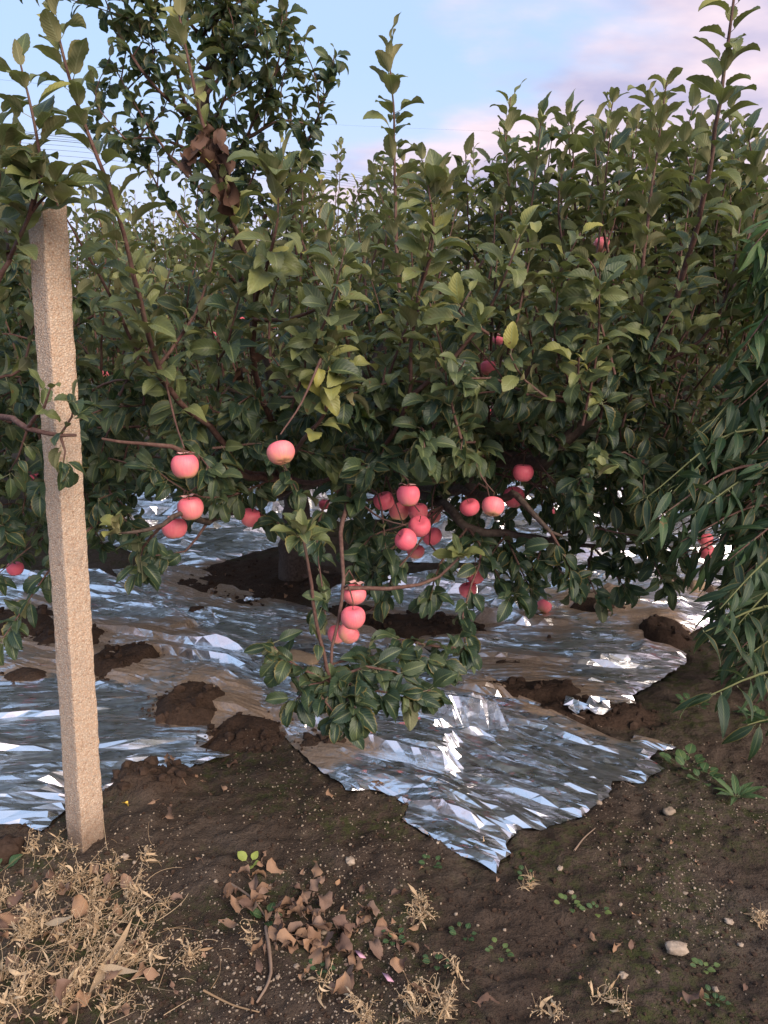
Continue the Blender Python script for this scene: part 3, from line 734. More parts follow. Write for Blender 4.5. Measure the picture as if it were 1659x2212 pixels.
# where the near apples hang: (u, v, width, label, paper scrap, tilt)
AP = [
 (607,978,62,'big pink apple hanging alone above centre with its yellow base turned aside',0,(.55,-.3)),(400,1007,60,'big pink apple with yellow cheek, topmost of the three by the post',1,(.1,.05)),
 (412,1098,57,'pink apple in the middle of the three hanging by the post',1,(0,.1)),(377,1141,55,'pink apple with pale paper scrap, lowest of the three by the post',1,(.1,-.05)),
 (542,1118,46,'pink apple half hidden behind dark leaves left of the trunk',0,(0,.3)),(830,1082,48,'orange red apple at the left end of the crowded cluster',0,(-.3,.2)),
 (882,1070,52,'pink apple with paper scrap on top of the crowded cluster',1,(.0,.1)),(862,1103,46,'pale pink apple tucked under the two top apples of the cluster',0,(.2,0)),
 (903,1106,44,'deep pink apple mostly hidden in the middle of the cluster',0,(0,0)),(934,1116,40,'small pink apple at the right side of the crowded cluster',1,(-.3,.3)),
 (906,1137,50,'round pink apple in front at the heart of the crowded cluster',0,(.5,.4)),(877,1166,50,'yellowish apple low on the left of the crowded cluster',0,(.9,-.4)),
 (934,1159,44,'yellow pink apple behind a bough, low right of the cluster',0,(.3,.5)),(898,1191,40,'red apple at the bottom of the crowded cluster',0,(.1,0)),
 (1015,1096,45,'streaky pale apple, leftmost of three in a row along a branch',0,(-.4,.1)),(1065,1094,50,'pink apple in the middle of three in a row along a branch',0,(.4,-.4)),
 (1110,1074,48,'striped pink apple, rightmost of three in a row along a branch',0,(-.3,-.3)),(1130,1021,46,'flat topped pink apple hanging under the right bough',0,(.0,.0)),
 (1027,1243,42,'red apple behind leaves, upper of the pair hanging low',0,(0,.1)),(1011,1274,40,'pink apple, lower of the pair hanging low behind leaves',0,(.2,0)),
 (765,1284,54,'deep pink apple against the bent twig, upper of the pair low in the centre',1,(.1,.1)),(763,1334,55,'deep pink apple below another against the bent twig, low in the centre',0,(0,.05)),
 (753,1368,48,'yellow orange apple peeping out under the deep pink pair',0,(.8,.2)),(728,1370,42,'pink apple behind the bent twig, lowest left of the pink pair',0,(.1,0)),
 (1022,1350,32,'small pink apple peeping between low dark leaves right of the centre',0,(0,0)),(1300,528,34,'orange apple high up among the right hand shoots',0,(.4,.2)),
 (1054,795,36,'yellow pink apple in the shade right of the centre, above the boughs',1,(.3,.4)),(1076,735,26,'small pink apple with paper scrap in the shade above the yellow pink one',1,(.2,.2)),
 (1050,890,24,'small orange apple in deep shade below the yellow pink one',0,(0,0)),(700,1090,24,'small pink apple with torn paper right of the trunk',1,(0,0)),
 (80,1036,36,'pink apple half hidden behind the concrete post',0,(0,.2)),(1188,1105,26,'small pink apple showing through leaves under the right bough',0,(.1,0)),
]
HID = ('half hidden', 'peeping', 'behind leaves', 'mostly hidden', 'showing through')
for (u, v, d, lab, pap, tl) in AP:
    k = .35 if any(h in lab for h in HID) else 1.2 if ('row along' in lab or 'right bough' in lab) else .85
    CLEAR.append((u, v, d * k, d * k, .085 * FPX / d + .05))
CLEAR += [(33, 1228, 20, 20, 3.9), (1527, 1185, 20, 32, 4.2), (1176, 1315, 17, 17, 9), (560, 1235, 130, 60, 9), (470, 1175, 110, 35, 9), (640, 1290, 90, 70, 1.9), (130, 560, 60, 110, 2.2), (140, 760, 62, 50, 2.2)]
# ------------------------------------------------------------------ the big apple tree in the middle
tb = G(635, 1250)
main = Tree('apple_tree', (tb[0], tb[1], gz(tb[0], tb[1])), 'big spreading apple tree full of pink apples, trunk standing in dark soil in the middle')
def limb(*a, r=(0.03, 0.015), mat=M_bark, t=main): return t.limb(PL(*a), r[0], r[1], mat, sides=10, wob=0.18)
trunk = [main.c + (0, 0, -0.08), main.c + (0.0, 0, 0.1), main.c + (0.02, -0.02, 0.4), P(645, 1000, 4.95)]
main.limb(trunk, 0.105, 0.075, M_bark, 'trunk', 14, True, 0.22)
limb((645,1010,4.95),(760,1040,4.5),(900,1052,3.9),(1000,1046,3.4),(1060,994,3.0),(1170,1000,2.8),(1215,957,2.75),(1300,880,2.7),(1392,790,2.65), r=(.06,.014))
limb((645,1005,4.95),(665,970,4.3),(640,1015,3.5),(602,1032,2.9), r=(.055,.024))
limb((645,1005,4.95),(540,1020,4.7),(400,1035,4.3),(260,1040,4.0),(120,1010,3.8), r=(.055,.02))
limb((645,1000,4.95),(700,945,4.4),(740,880,3.9),(800,800,3.6),(860,700,3.5), r=(.055,.015))
limb((645,1000,4.95),(600,850,4.8),(545,650,4.5),(485,430,4.2),(440,260,4.0),(465,80,3.9),(470,-80,3.85), r=(.055,.012))
limb((860,1054,3.6),(980,1060,3.1),(1080,1075,2.75),(1118,1068,2.6),(1150,1110,2.55),(1190,1150,2.5),(1215,1158,2.5), r=(.020,.004))
limb((880,1052,3.7),(960,1090,3.1),(1010,1140,2.9),(1090,1150,2.9),(1180,1165,2.9),(1280,1180,2.85),(1380,1170,2.8), r=(.022,.005))
limb((700,1040,3.9),(620,1060,3.4),(540,1090,3.0),(450,1125,2.6),(398,1105,2.4),(350,1135,2.3),(290,1150,2.2),(258,1152,2.2), r=(.018,.003))
limb((602,1032,2.9),(560,1035,2.8),(480,1010,2.6),(420,985,2.45),(370,962,2.4),(300,958,2.38),(220,948,2.35), r=(.014,.004), mat=M_shoot)
# named upright shoots
UPR = [
 ([(600,1030,2.9),(520,1018,2.75),(470,940,2.6),(385,865,2.4),(342,790,2.3),(302,650,2.15),(252,450,2.05),(165,215,2.0),(98,-30,1.98)], .013, .003, .092, .30, .55, 1),
 ([(602,1030,2.9),(582,900,2.8),(548,780,2.65),(552,620,2.5),(505,490,2.4),(482,405,2.35),(430,240,2.3),(405,120,2.3),(385,20,2.3)], .013, .003, .085, .30, .62, 1),
 ([(602,1030,2.9),(680,1042,2.8),(760,1016,2.7),(832,960,2.6),(880,862,2.45),(890,722,2.4),(908,622,2.35),(945,455,2.3)], .011, .003, .088, .5, .58, 1),
 ([(900,1050,3.8),(888,900,3.3),(872,720,3.0),(858,560,3.0),(853,400,3.0),(850,230,3.0),(836,92,3.0)], .012, .002, .098, .3, .5, 1),
 ([(880,862,2.45),(960,792,2.4),(1030,712,2.35),(1080,622,2.3),(1130,492,2.25)], .009, .002, .088, .12, .58, 1),
 ([(1392,790,2.65),(1460,640,2.45),(1520,430,2.3),(1555,220,2.2),(1588,-30,2.15)], .011, .003, .086, .14, .5, 1),
 ([(1392,790,2.65),(1385,640,2.6),(1400,470,2.6),(1420,320,2.6),(1440,178,2.6)], .008, .002, .092, .1, .55, 1),
 ([(1180,1000,2.8),(1190,900,2.9),(1207,720,3.0),(1216,560,3.0)], .008, .002, .075, .2, .4, 1),
 ([(1300,880,2.7),(1270,700,3.1),(1262,480,3.3),(1300,330,3.3),(1327,205,3.3)], .009, .002, .100, .15, .5, 1),
 ([(1270,700,3.1),(1250,520,3.3),(1232,350,3.3),(1226,240,3.3)], .007, .002, .096, .15, .5, 1),
 ([(552,650,2.5),(580,560,2.2),(598,480,2.12),(603,400,2.1)], .007, .002, .098, .35, .6, 1),
 ([(600,1030,2.9),(655,950,2.45),(702,890,2.32),(708,800,2.3),(706,770,2.3)], .008, .003, .088, .7, .72, 1),
 ([(1060,995,3.0),(1050,850,2.7),(1010,720,2.6),(985,600,2.6)], .007, .002, .085, .3, .5, 1),
 ([(908,622,2.35),(930,560,2.3),(935,480,2.25),(925,400,2.25)], .006, .002, .092, .1, .6, 1),
 ([(1392,790,2.65),(1480,760,2.6),(1540,700,2.55),(1580,600,2.5),(1600,470,2.5)], .007, .002, .082, .15, .45, 1),
 ([(385,865,2.4),(300,760,2.3),(240,640,2.25),(170,520,2.2),(130,450,2.2)], .007, .002, .082, .15, .5, 1),
 ([(342,790,2.3),(420,680,2.35),(460,560,2.4),(470,470,2.4)], .006, .002, .08, .15, .52, 1),
 ([(545,690,2.55),(620,690,2.5),(700,660,2.45),(740,610,2.4),(760,540,2.4)], .007, .002, .082, .2, .55, 1),
]
for pts, r0, r1, size, f0, tint, own in UPR:
    main.upright(PL(*pts), r0, r1, size * 1.06, 0.0165, f0, 60, tint + .04)
# crown sub-branches of the tall leader, with rounder leaves, their backlit darkness put into the tint
LEAD = [[(545,650,4.5),(600,470,4.2),(660,320,4.0),(705,200,3.9),(722,120,3.9)],[(485,430,4.2),(560,300,4.0),(625,160,3.8),(640,30,3.7)],[(440,260,4.0),(350,170,3.8),(290,80,3.8),(250,-20,3.7)],
        [(490,440,4.2),(400,340,4.0),(330,240,3.9),(280,150,3.9)],[(465,80,3.9),(520,0,3.8),(560,-80,3.8)],[(440,260,4.0),(400,120,3.8),(350,0,3.8)],[(560,300,4.0),(640,260,3.9),(700,270,3.9)],
        [(600,470,4.2),(650,420,4.1),(700,330,4.0)],[(545,650,4.5),(430,520,4.2),(340,400,4.1),(310,330,4.1)],[(465,80,3.9),(420,20,3.8),(390,-60,3.8)],[(510,520,4.3),(560,420,4.1),(590,350,4.0)],[(480,200,3.9),(540,120,3.8),(600,70,3.7)],[(470,300,4.0),(520,200,3.8),(540,100,3.8)],[(450,330,4.05),(380,300,4.0),(300,300,3.9)]]
for pts in LEAD:
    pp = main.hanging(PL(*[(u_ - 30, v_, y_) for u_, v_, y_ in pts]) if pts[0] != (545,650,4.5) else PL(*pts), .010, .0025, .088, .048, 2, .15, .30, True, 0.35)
    for k in range(2):
        q = pp[int(rng.integers(len(pp) // 3, len(pp)))]; main.upright([q, q + np.array([rng.normal(0, .06), -.02, .16]), q + np.array([rng.normal(0, .12), -.04, .34])], .004, .0015, .085, .03, .05, 58, .42, False)
    for k in range(1):
        q = pp[int(rng.integers(len(pp) // 4, len(pp)))]; main.hanging([q, q + np.array([rng.normal(0, .14), rng.normal(-.05, .1), .12]), q + np.array([rng.normal(0, .24), rng.normal(-.08, .12), .27])], .004, .0015, .078, .03, 2, .1, .3, False, .3)
# drooping fruit wood, hand placed
HNG = [
 ([(602,1032,2.9),(480,1075,2.6),(400,1060,2.5),(330,1010,2.5)], .3), ([(760,1016,2.7),(746,1100,2.45),(736,1150,2.36),(742,1250,2.3),(732,1340,2.22),(716,1400,2.17),(714,1472,2.15)], None),
 ([(742,1270,2.3),(800,1272,2.35),(880,1268,2.4),(950,1245,2.5),(992,1205,2.5)], None),
 ([(714,1472,2.15),(770,1480,2.12),(850,1500,2.1),(930,1490,2.1)], .26), ([(714,1472,2.15),(660,1450,2.15),(610,1420,2.15),(590,1395,2.15)], .28), ([(714,1472,2.15),(740,1500,2.1),(770,1530,2.05)], .24), ([(714,1472,2.15),(690,1500,2.1),(730,1550,2.05)], .22), ([(714,1472,2.15),(790,1440,2.15),(850,1450,2.15),(900,1475,2.15)], .2), ([(714,1472,2.15),(670,1480,2.12),(640,1510,2.1)], .22), ([(1005,1400,2.45),(960,1400,2.4),(900,1390,2.4),(860,1380,2.4)], .16), ([(1180,1165,2.9),(1150,1230,2.7),(1100,1290,2.6)], .12), ([(1280,1180,2.85),(1270,1240,2.7),(1290,1290,2.65)], .12), ([(960,1090,3.1),(830,1200,2.7),(800,1260,2.6)], .14), ([(714,1472,2.15),(700,1440,2.2),(780,1420,2.25),(870,1410,2.3),(960,1430,2.3)], .22),
 ([(1010,1140,2.9),(1040,1190,2.7),(1020,1260,2.6),(1000,1330,2.5),(1005,1400,2.45)], .15), ([(960,1090,3.1),(880,1130,2.8),(800,1160,2.7),(770,1210,2.65)], .15),
 ([(960,1090,3.1),(900,1180,2.7),(850,1240,2.6),(830,1290,2.6)], .15), ([(1090,1150,2.9),(1120,1220,2.7),(1150,1280,2.65)], .12), ([(1180,1165,2.9),(1200,1220,2.75),(1230,1260,2.7)], .12),
 ([(1280,1180,2.85),(1320,1230,2.75),(1350,1270,2.7)], .12), ([(1190,1150,2.5),(1220,1200,2.5),(1240,1250,2.5)], .15), ([(1380,1170,2.8),(1400,1190,2.75),(1410,1230,2.75)], .15), ([(1100,1150,2.9),(1060,1200,2.8),(1080,1250,2.7)], .12),
 ([(1180,1165,2.9),(1260,1140,2.7),(1330,1150,2.6),(1400,1160,2.6)], .18), ([(1010,1140,2.9),(950,1220,2.7),(930,1290,2.6)], .13), ([(540,1090,3.0),(560,1110,2.8),(600,1130,2.7),(660,1170,2.7)], .16), ([(450,1125,2.6),(400,1190,2.55),(330,1200,2.5)], .14),
 ([(350,1135,2.3),(310,1180,2.35),(300,1230,2.4)], .14), ([(832,960,2.6),(800,1040,2.5),(770,1080,2.5)], .2), ([(1060,994,3.0),(1000,960,2.7),(940,950,2.5)], .3), ([(1300,880,2.7),(1290,950,2.6),(1270,1010,2.55),(1240,1060,2.5)], .22),
]
for pts, tint in HNG:
    if tint is None: main.limb(PL(*pts), .008, .0045, M_shoot)
    else: main.hanging(PL(*pts), .0055, .002, .080, .036, 4 if pts[0][:2] == (714,1472) else 3, .12, tint, True)
# the two bright young sprigs and other light rosettes
main.limb(PL((714,1472,2.15),(682,1345,2.1),(668,1230,2.08),(656,1160,2.06)), .006, .004)
main.rosette(P(656, 1165, 2.06), (-0.05, -0.25, 1), 11, .084, .66, 76)
main.rosette(P(992, 1205, 2.5), (0.2, -0.3, 1), 9, .070, .66, 75)
main.rosette(P(258, 1150, 2.2), (-0.5, -0.3, 0.9), 9, .062, .68, 70)
main.rosette(P(1290, 1030, 2.4), (0.2, -0.4, 0.9), 6, .06, .7, 65)
main.rosette(P(1065, 860, 2.6), (0.1, -0.3, 1), 9, .075, .6, 75)
main.rosette(P(706, 772, 2.3), (0.05, -0.25, 1), 9, .098, .62, 70)
main.rosette(P(603, 405, 2.1), (0.05, -0.25, 1), 9, .105, .62, 68)
main.rosette(P(940, 440, 2.28), (0, -0.25, 1), 9, .11, .62, 68)
for (u, v, Y) in [(705,1300,2.1),(690,1390,2.12),(712,1475,2.15),(735,1490,2.12)]: main.rosette(P(u, v, Y), (0.2, -0.5, 0.6), 4, .06, .45, 80)
# fill of the crown: uprights from the limbs and a skirt of hanging wood
SK = [p_ for p_ in main.nodes[1:6]]
for i in range(150):
    u0 = rng.uniform(-60, 1560); v0 = rng.uniform(740, 1060); Y0 = rng.uniform(2.9, 5.6)
    b = P(u0, v0, Y0)
    if b[2] < 0.75: b[2] = rng.uniform(0.75, 1.1)
    ln = rng.uniform(0.35, 0.85); top = b + np.array([rng.normal(0, .14), rng.normal(-.05, .12), ln])
    if top[2] > 2.25 - 0.1 * rng.random(): top[2] = rng.uniform(1.85, 2.25)
    main.upright([b, (b + top) / 2 + rv(.05), top], .006, .002, .082, .026, .02, 56, rng.uniform(.32, .55), False)
for i in range(165):
    u0 = rng.uniform(40, 1480); Y0 = rng.uniform(2.7, 5.2); v0 = rng.uniform(850, 1110)
    if 330 < u0 < 720 and v0 > 1060: v0 -= 80
    b = P(u0, v0, Y0); b[2] = max(b[2], 0.72)
    dr = rng.uniform(0.12, 0.34) if not (330 < u0 < 720) else rng.uniform(-.05, .12)
    e = b + np.array([rng.normal(0, .25), rng.normal(-.18, .2), -dr])
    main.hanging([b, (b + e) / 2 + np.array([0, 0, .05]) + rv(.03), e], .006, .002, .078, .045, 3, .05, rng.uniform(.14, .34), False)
for i in range(46):
    u0 = rng.uniform(180, 1480); v0 = rng.uniform(720, 960); Y0 = rng.uniform(2.3, 2.95); b = P(u0, v0, Y0)
    top = P(u0 + rng.normal(0, 60), rng.uniform(470, 640) if v0 < 820 else rng.uniform(560, 800), Y0 - rng.uniform(0, .25))
    main.upright([b, (b + top) / 2 + rv(.03), top], .005, .002, .086, .018, .05, 62, rng.uniform(.42, .66), False)
for i in range(40):
    u0 = rng.uniform(200, 1400); Y0 = rng.uniform(2.4, 3.0); b = P(u0, rng.uniform(820, 1000), Y0); e = b + np.array([rng.normal(0, .2), rng.normal(-.1, .1), rng.uniform(-.12, .08)])
    main.hanging([b, (b + e) / 2 + (0, 0, .03), e], .005, .002, .085, .04, 3, .05, rng.uniform(.25, .42), False)
for i in range(22):
    u0 = rng.uniform(560, 930); Y0 = rng.uniform(3.0, 4.8); b = P(u0 + rng.normal(0, 20), rng.uniform(600, 760), Y0); top = P(u0 + rng.normal(0, 40), rng.uniform(320, 470), Y0)
    main.upright([b, (b + top) / 2 + rv(.04), top], .006, .002, .09, .024, .05, 60, rng.uniform(.44, .62), False)
for i in range(24):
    u0 = rng.uniform(980, 1640); Y0 = rng.uniform(2.7, 3.6); b = P(u0 + rng.normal(0, 20), rng.uniform(560, 720), Y0); top = P(u0 + rng.normal(0, 40), rng.uniform(200, 400), Y0)
    main.upright([b, (b + top) / 2 + rv(.05), top + rv(.03)], .006, .002, .100, .019, .05, 60, rng.uniform(.40, .58), False)
for i in range(46):
    u0 = rng.uniform(900, 1640); Y0 = rng.uniform(2.9, 4.3); b = P(u0 + rng.normal(0, 20), rng.uniform(640, 800), Y0); top = P(u0 + rng.normal(0, 45), rng.uniform(250, 470), Y0)
    main.upright([b, (b + top) / 2 + rv(.04), top], .006, .002, .096, .024, .05, 60, rng.uniform(.44, .62), False)
# short leafy spurs over the limbs
for pp in SK:
    for k in range(26):
        q = pp[int(rng.integers(len(pp) // 3, len(pp)))]; e = q + np.array([rng.normal(0, .12), rng.normal(-.06, .1), rng.uniform(.03, .18)])
        main.hanging([q, e], .004, .002, .075, .03, 3, .3, rng.uniform(.2, .4), False)
# withered brown bunches
def withered(q, n, size):
    for i in range(n):
        p0 = q + rv(.02); d = np.array([0, 0, -1]) + rv(.45); nn = rv(1)
        lv = Leaves(); lv.add(p0, d, nn, size * rng.uniform(.7, 1.15), 1); p, Rm, sz, tn = lv.arrays()
        o = bpy.data.objects.new('withered_leaf', leaf_mesh('wither', V_dry, int(rng.integers(0, len(V_dry))), M_wither)); COL.objects.link(o)
        M4 = np.eye(4); M4[:3, :3] = Rm[0] * sz[0]; M4[:3, 3] = p[0]
        o.parent = main.root; o.matrix_parent_inverse = Matrix.Translation(-Vector(main.root.location)); o.matrix_basis = Matrix(M4.tolist()); o['label'] = 'withered brown curled leaf'
_r = random.Random(5)
V_dry = [leaf_template(8, 4, _r.uniform(.5, .66), _r.uniform(-1.2, 2.2), _r.uniform(.3, 1.15), _r.uniform(.2, .6), _r.uniform(-1.3, 1.3), .12, False, _r.uniform(.15, .3)) for _ in range(12)]
withered(P(458, 300, 2.22), 14, .066); withered(P(440, 310, 2.25), 8, .06); withered(P(482, 395, 2.3), 5, .075); withered(P(530, 790, 2.55), 4, .06)
N_main = main.finish(300)

# ------------------------------------------------------------------ left neighbour tree (trunk outside the frame)
lt = Tree('apple_tree', (-2.35, 3.3, gz(-2.35, 3.3)), 'apple tree at the left edge with twigs crossing the concrete post')
lt.limb([lt.c + (0, 0, -.08), lt.c + (.02, -.02, .5), lt.c + (.06, -.05, .95)], .09, .07, M_bark, 'trunk', 12, True, .2)
f = lt.c + (.06, -.05, .9)
lt.limb([f, P(-120, 930, 2.6), P(0, 898, 2.15), P(60, 925, 2.02), P(130, 941, 1.98), P(165, 938, 1.98)], .012, .004, M_shoot)
lt.limb([f, P(-200, 800, 2.6), P(-60, 700, 2.2), P(20, 560, 2.1)], .016, .006, M_shoot)
lt.limb([f, (-1.9, 3.4, 1.2), (-1.5, 3.6, 1.3), (-1.1, 3.9, 1.25)], .04, .012, M_bark)
for pts, size, tint, f0 in [([P(20,560,2.1), P(75,440,2.0), P(85,330,1.95), P(62,210,1.93), P(40,120,1.93)], .090, .55, .05), ([P(-60,700,2.2), P(-20,500,2.1), P(0,380,2.0), P(-10,220,2.0)], .088, .55, .2),
                        ([P(20,560,2.1), P(10,460,2.3), P(30,380,2.3), P(45,300,2.3)], .08, .5, .05), ([P(60,925,2.02), P(95,880,1.95), P(110,835,1.93)], .058, .6, .45), ([f, P(-60,850,2.4), P(40,800,2.3), P(75,690,2.3), P(90,600,2.3)], .075, .42, .4),
                        ([P(-200,800,2.6), P(-80,640,2.5), P(-20,480,2.5), P(20,330,2.5)], .085, .5, .2)]:
    lt.upright(pts, .006, .002, size * 1.06, .0165, f0, 60, tint + .04)
for pts in [[P(130,941,1.98), P(140,975,1.97), P(135,1010,1.97)], [P(130,941,1.98), P(155,900,1.96), P(160,870,1.95)], [P(60,925,2.02), P(40,985,2.05), P(20,1020,2.1)]]:
    lt.hanging(pts, .004, .0015, .062, .04, 2, .2, .3, True)
for q_ in [(70, 430), (112, 410), (90, 380), (125, 445)]: lt.rosette(P(*q_, 1.97), (rng.normal(0, .4), -.4, .8), 5, .085, .5, 75)
lt.limb([P(20, 560, 2.1), P(60, 470, 2.0), P(70, 430, 1.97), P(90, 380, 1.97)], .005, .003, M_shoot); lt.limb([P(60, 470, 2.0), P(112, 410, 1.97), P(125, 445, 1.97)], .004, .002, M_shoot)
for i in range(75):
    u0 = rng.uniform(-300, 210); v0 = rng.uniform(640, 1120); Y0 = rng.uniform(2.6, 4.4); b = P(u0, v0, Y0); b[2] = max(b[2], .6)
    e = b + np.array([rng.normal(.05, .2), rng.normal(-.15, .18), rng.uniform(-.3, .12)])
    lt.hanging([b, (b + e) / 2 + (0, 0, .05), e], .006, .002, .076, .042, 3, .05, rng.uniform(.15, .34), False)
for i in range(50):
    u0 = rng.uniform(-300, 260); Y0 = rng.uniform(2.8, 4.6); b = P(u0, rng.uniform(640, 980), Y0); b[2] = max(b[2], .8)
    top = b + np.array([rng.normal(0, .12), rng.normal(0, .1), rng.uniform(.35, .8)]); top[2] = min(top[2], 2.15)
    lt.upright([b, (b + top) / 2 + rv(.04), top], .006, .002, .08, .026, .02, 55, rng.uniform(.32, .52), False)
lt.finish(300)

# ------------------------------------------------------------------ right neighbour apple tree, behind the peach
rt = Tree('apple_tree', (2.6, 4.9, gz(2.6, 4.9)), 'apple tree standing behind the peach tree at the right edge')
rt.limb([rt.c + (0, 0, -.08), rt.c + (-.02, 0, .5), rt.c + (-.05, -.03, 1.0)], .09, .07, M_bark, 'trunk', 12, True, .2)
f = rt.c + (-.05, -.03, .95)
for e in [(1.6, 3.6, 1.4), (1.9, 3.2, 1.6), (1.3, 4.4, 1.35), (2.9, 3.9, 1.6), (1.7, 5.4, 1.5)]:
    e = np.array(e); rt.limb([f, (f + e) / 2 + (0, 0, .08), e], .045, .015, M_bark)
for i in range(70):
    b = np.array([rng.uniform(1.0, 3.2), rng.uniform(3.1, 5.6), rng.uniform(.9, 1.5)]); top = b + np.array([rng.normal(0, .12), rng.normal(0, .1), rng.uniform(.5, 1.0)])
    rt.upright([b, (b + top) / 2 + rv(.05), top], .006, .002, .085, .026, .02, 55, rng.uniform(.36, .55), False)
for i in range(60):
    b = np.array([rng.uniform(1.0, 3.0), rng.uniform(3.2, 5.4), rng.uniform(.7, 1.4)]); e = b + np.array([rng.normal(0, .2), rng.normal(-.1, .2), rng.uniform(-.3, .1)])
    rt.hanging([b, (b + e) / 2 + (0, 0, .05), e], .006, .002, .08, .045, 3, .05, rng.uniform(.16, .34), False)
rt.finish(200)

# ------------------------------------------------------------------ peach tree on the right
pt = Tree('peach_tree', (2.35, 2.75, gz(2.35, 2.75)), 'peach tree with long narrow drooping dark leaves at the right edge', None, 'peach tree')
pt.limb([pt.c + (0, 0, -.08), pt.c + (-.03, 0, .4), pt.c + (-.06, 0, .8)], .06, .045, M_bark, 'trunk', 12, True, .2)
f = pt.c + (-.06, 0, .75)
for e in [(1.75, 2.6, 1.3), (1.8, 2.3, 1.0), (2.0, 3.0, 1.5), (1.7, 3.1, 1.1)]:
    e = np.array(e); pt.limb([f, (f + e) / 2 + (0, 0, .06), e], .028, .010, M_bark)
def peach_twig(a, b, droop, n, size=.108, tint=.2, own=True):
    a = np.asarray(a); b = np.asarray(b); m = (a + b) / 2 + np.array([0, 0, droop])
    pp = pt.limb([a, m, b], .006, .0016, M_peachtwig, own=own, sides=5)
    idx = np.linspace(len(pp) * .15, len(pp) - 1.01, n)
    for k, fi in enumerate(idx):
        j = int(fi); q = pp[j] + (pp[j + 1] - pp[j]) * (fi - j); ax = unit(pp[min(j + 1, len(pp) - 1)] - pp[j]); sgn = 1 if k % 2 else -1
        side = unit(np.cross(ax, (0, 0, 1))) * sgn
        d = ax * rng.uniform(.2, .9) + side * rng.uniform(.1, .9) + np.array([0, 0, -1]) * rng.uniform(.1, 1.2) + rv(.38)
        nn = np.array([0, -.7, .6]) + side * .4 + rv(.45); q = q + rv(.006)
        pt.lv.add(q, d, nn, size * rng.uniform(.75, 1.15), np.clip(tint + rng.normal(0, .09), 0, 1))
M_peachtwig = plain('peach_twig', (0.12, 0.13, 0.05), .6)
for (a, b, dr, n) in [((1760,1450,2.2),(1480,1465,1.95),.03,22),((1760,1330,2.3),(1470,1370,2.05),.05,22),((1760,1180,2.3),(1500,1290,2.1),.06,20),((1760,1560,2.2),(1560,1540,1.95),.02,14),((1760,900,2.5),(1400,1050,2.3),.10,24),((1760,960,2.4),(1340,1090,2.4),.12,24),
                    ((1760,830,2.5),(1450,980,2.35),.1,22),((1760,1050,2.3),(1440,1130,2.2),.08,22),((1760,1250,2.4),(1540,1330,2.2),.06,18),((1760,1380,2.4),(1560,1430,2.2),.05,16),((1740,700,2.6),(1590,500,2.5),.02,20),((1740,760,2.6),(1560,640,2.5),.03,18),((1740,600,2.6),(1630,420,2.5),.02,16),((1740,860,2.5),(1530,790,2.4),.04,18)]:
    b = (b[0] + 55, b[1] + rng.normal(0, 20), b[2] + rng.normal(0, .12)); peach_twig(P(*a), P(*b), dr, int(n * .8), tint=.6 if b[1] < 700 else .22)
for i in range(200):
    v0 = rng.uniform(850, 1420) if rng.random() < .8 else rng.uniform(480, 850); lim = np.interp(v0, [450, 800, 950, 1080, 1150, 1250, 1400, 1540], [1615, 1590, 1500, 1400, 1440, 1560, 1540, 1560])
    Y0 = rng.uniform(2.2, 3.3); a = P(rng.uniform(1700, 1850), v0 - rng.uniform(20, 120), Y0 + .1); b = P(rng.uniform(lim, 1700), v0 + rng.uniform(-20, 90), Y0)
    peach_twig(a, b, rng.uniform(.02, .1), 18, tint=(.5 if v0 < 750 else .2), own=False)
pt.finish(300, V_pe, V_pe, 'peach', M_peach)

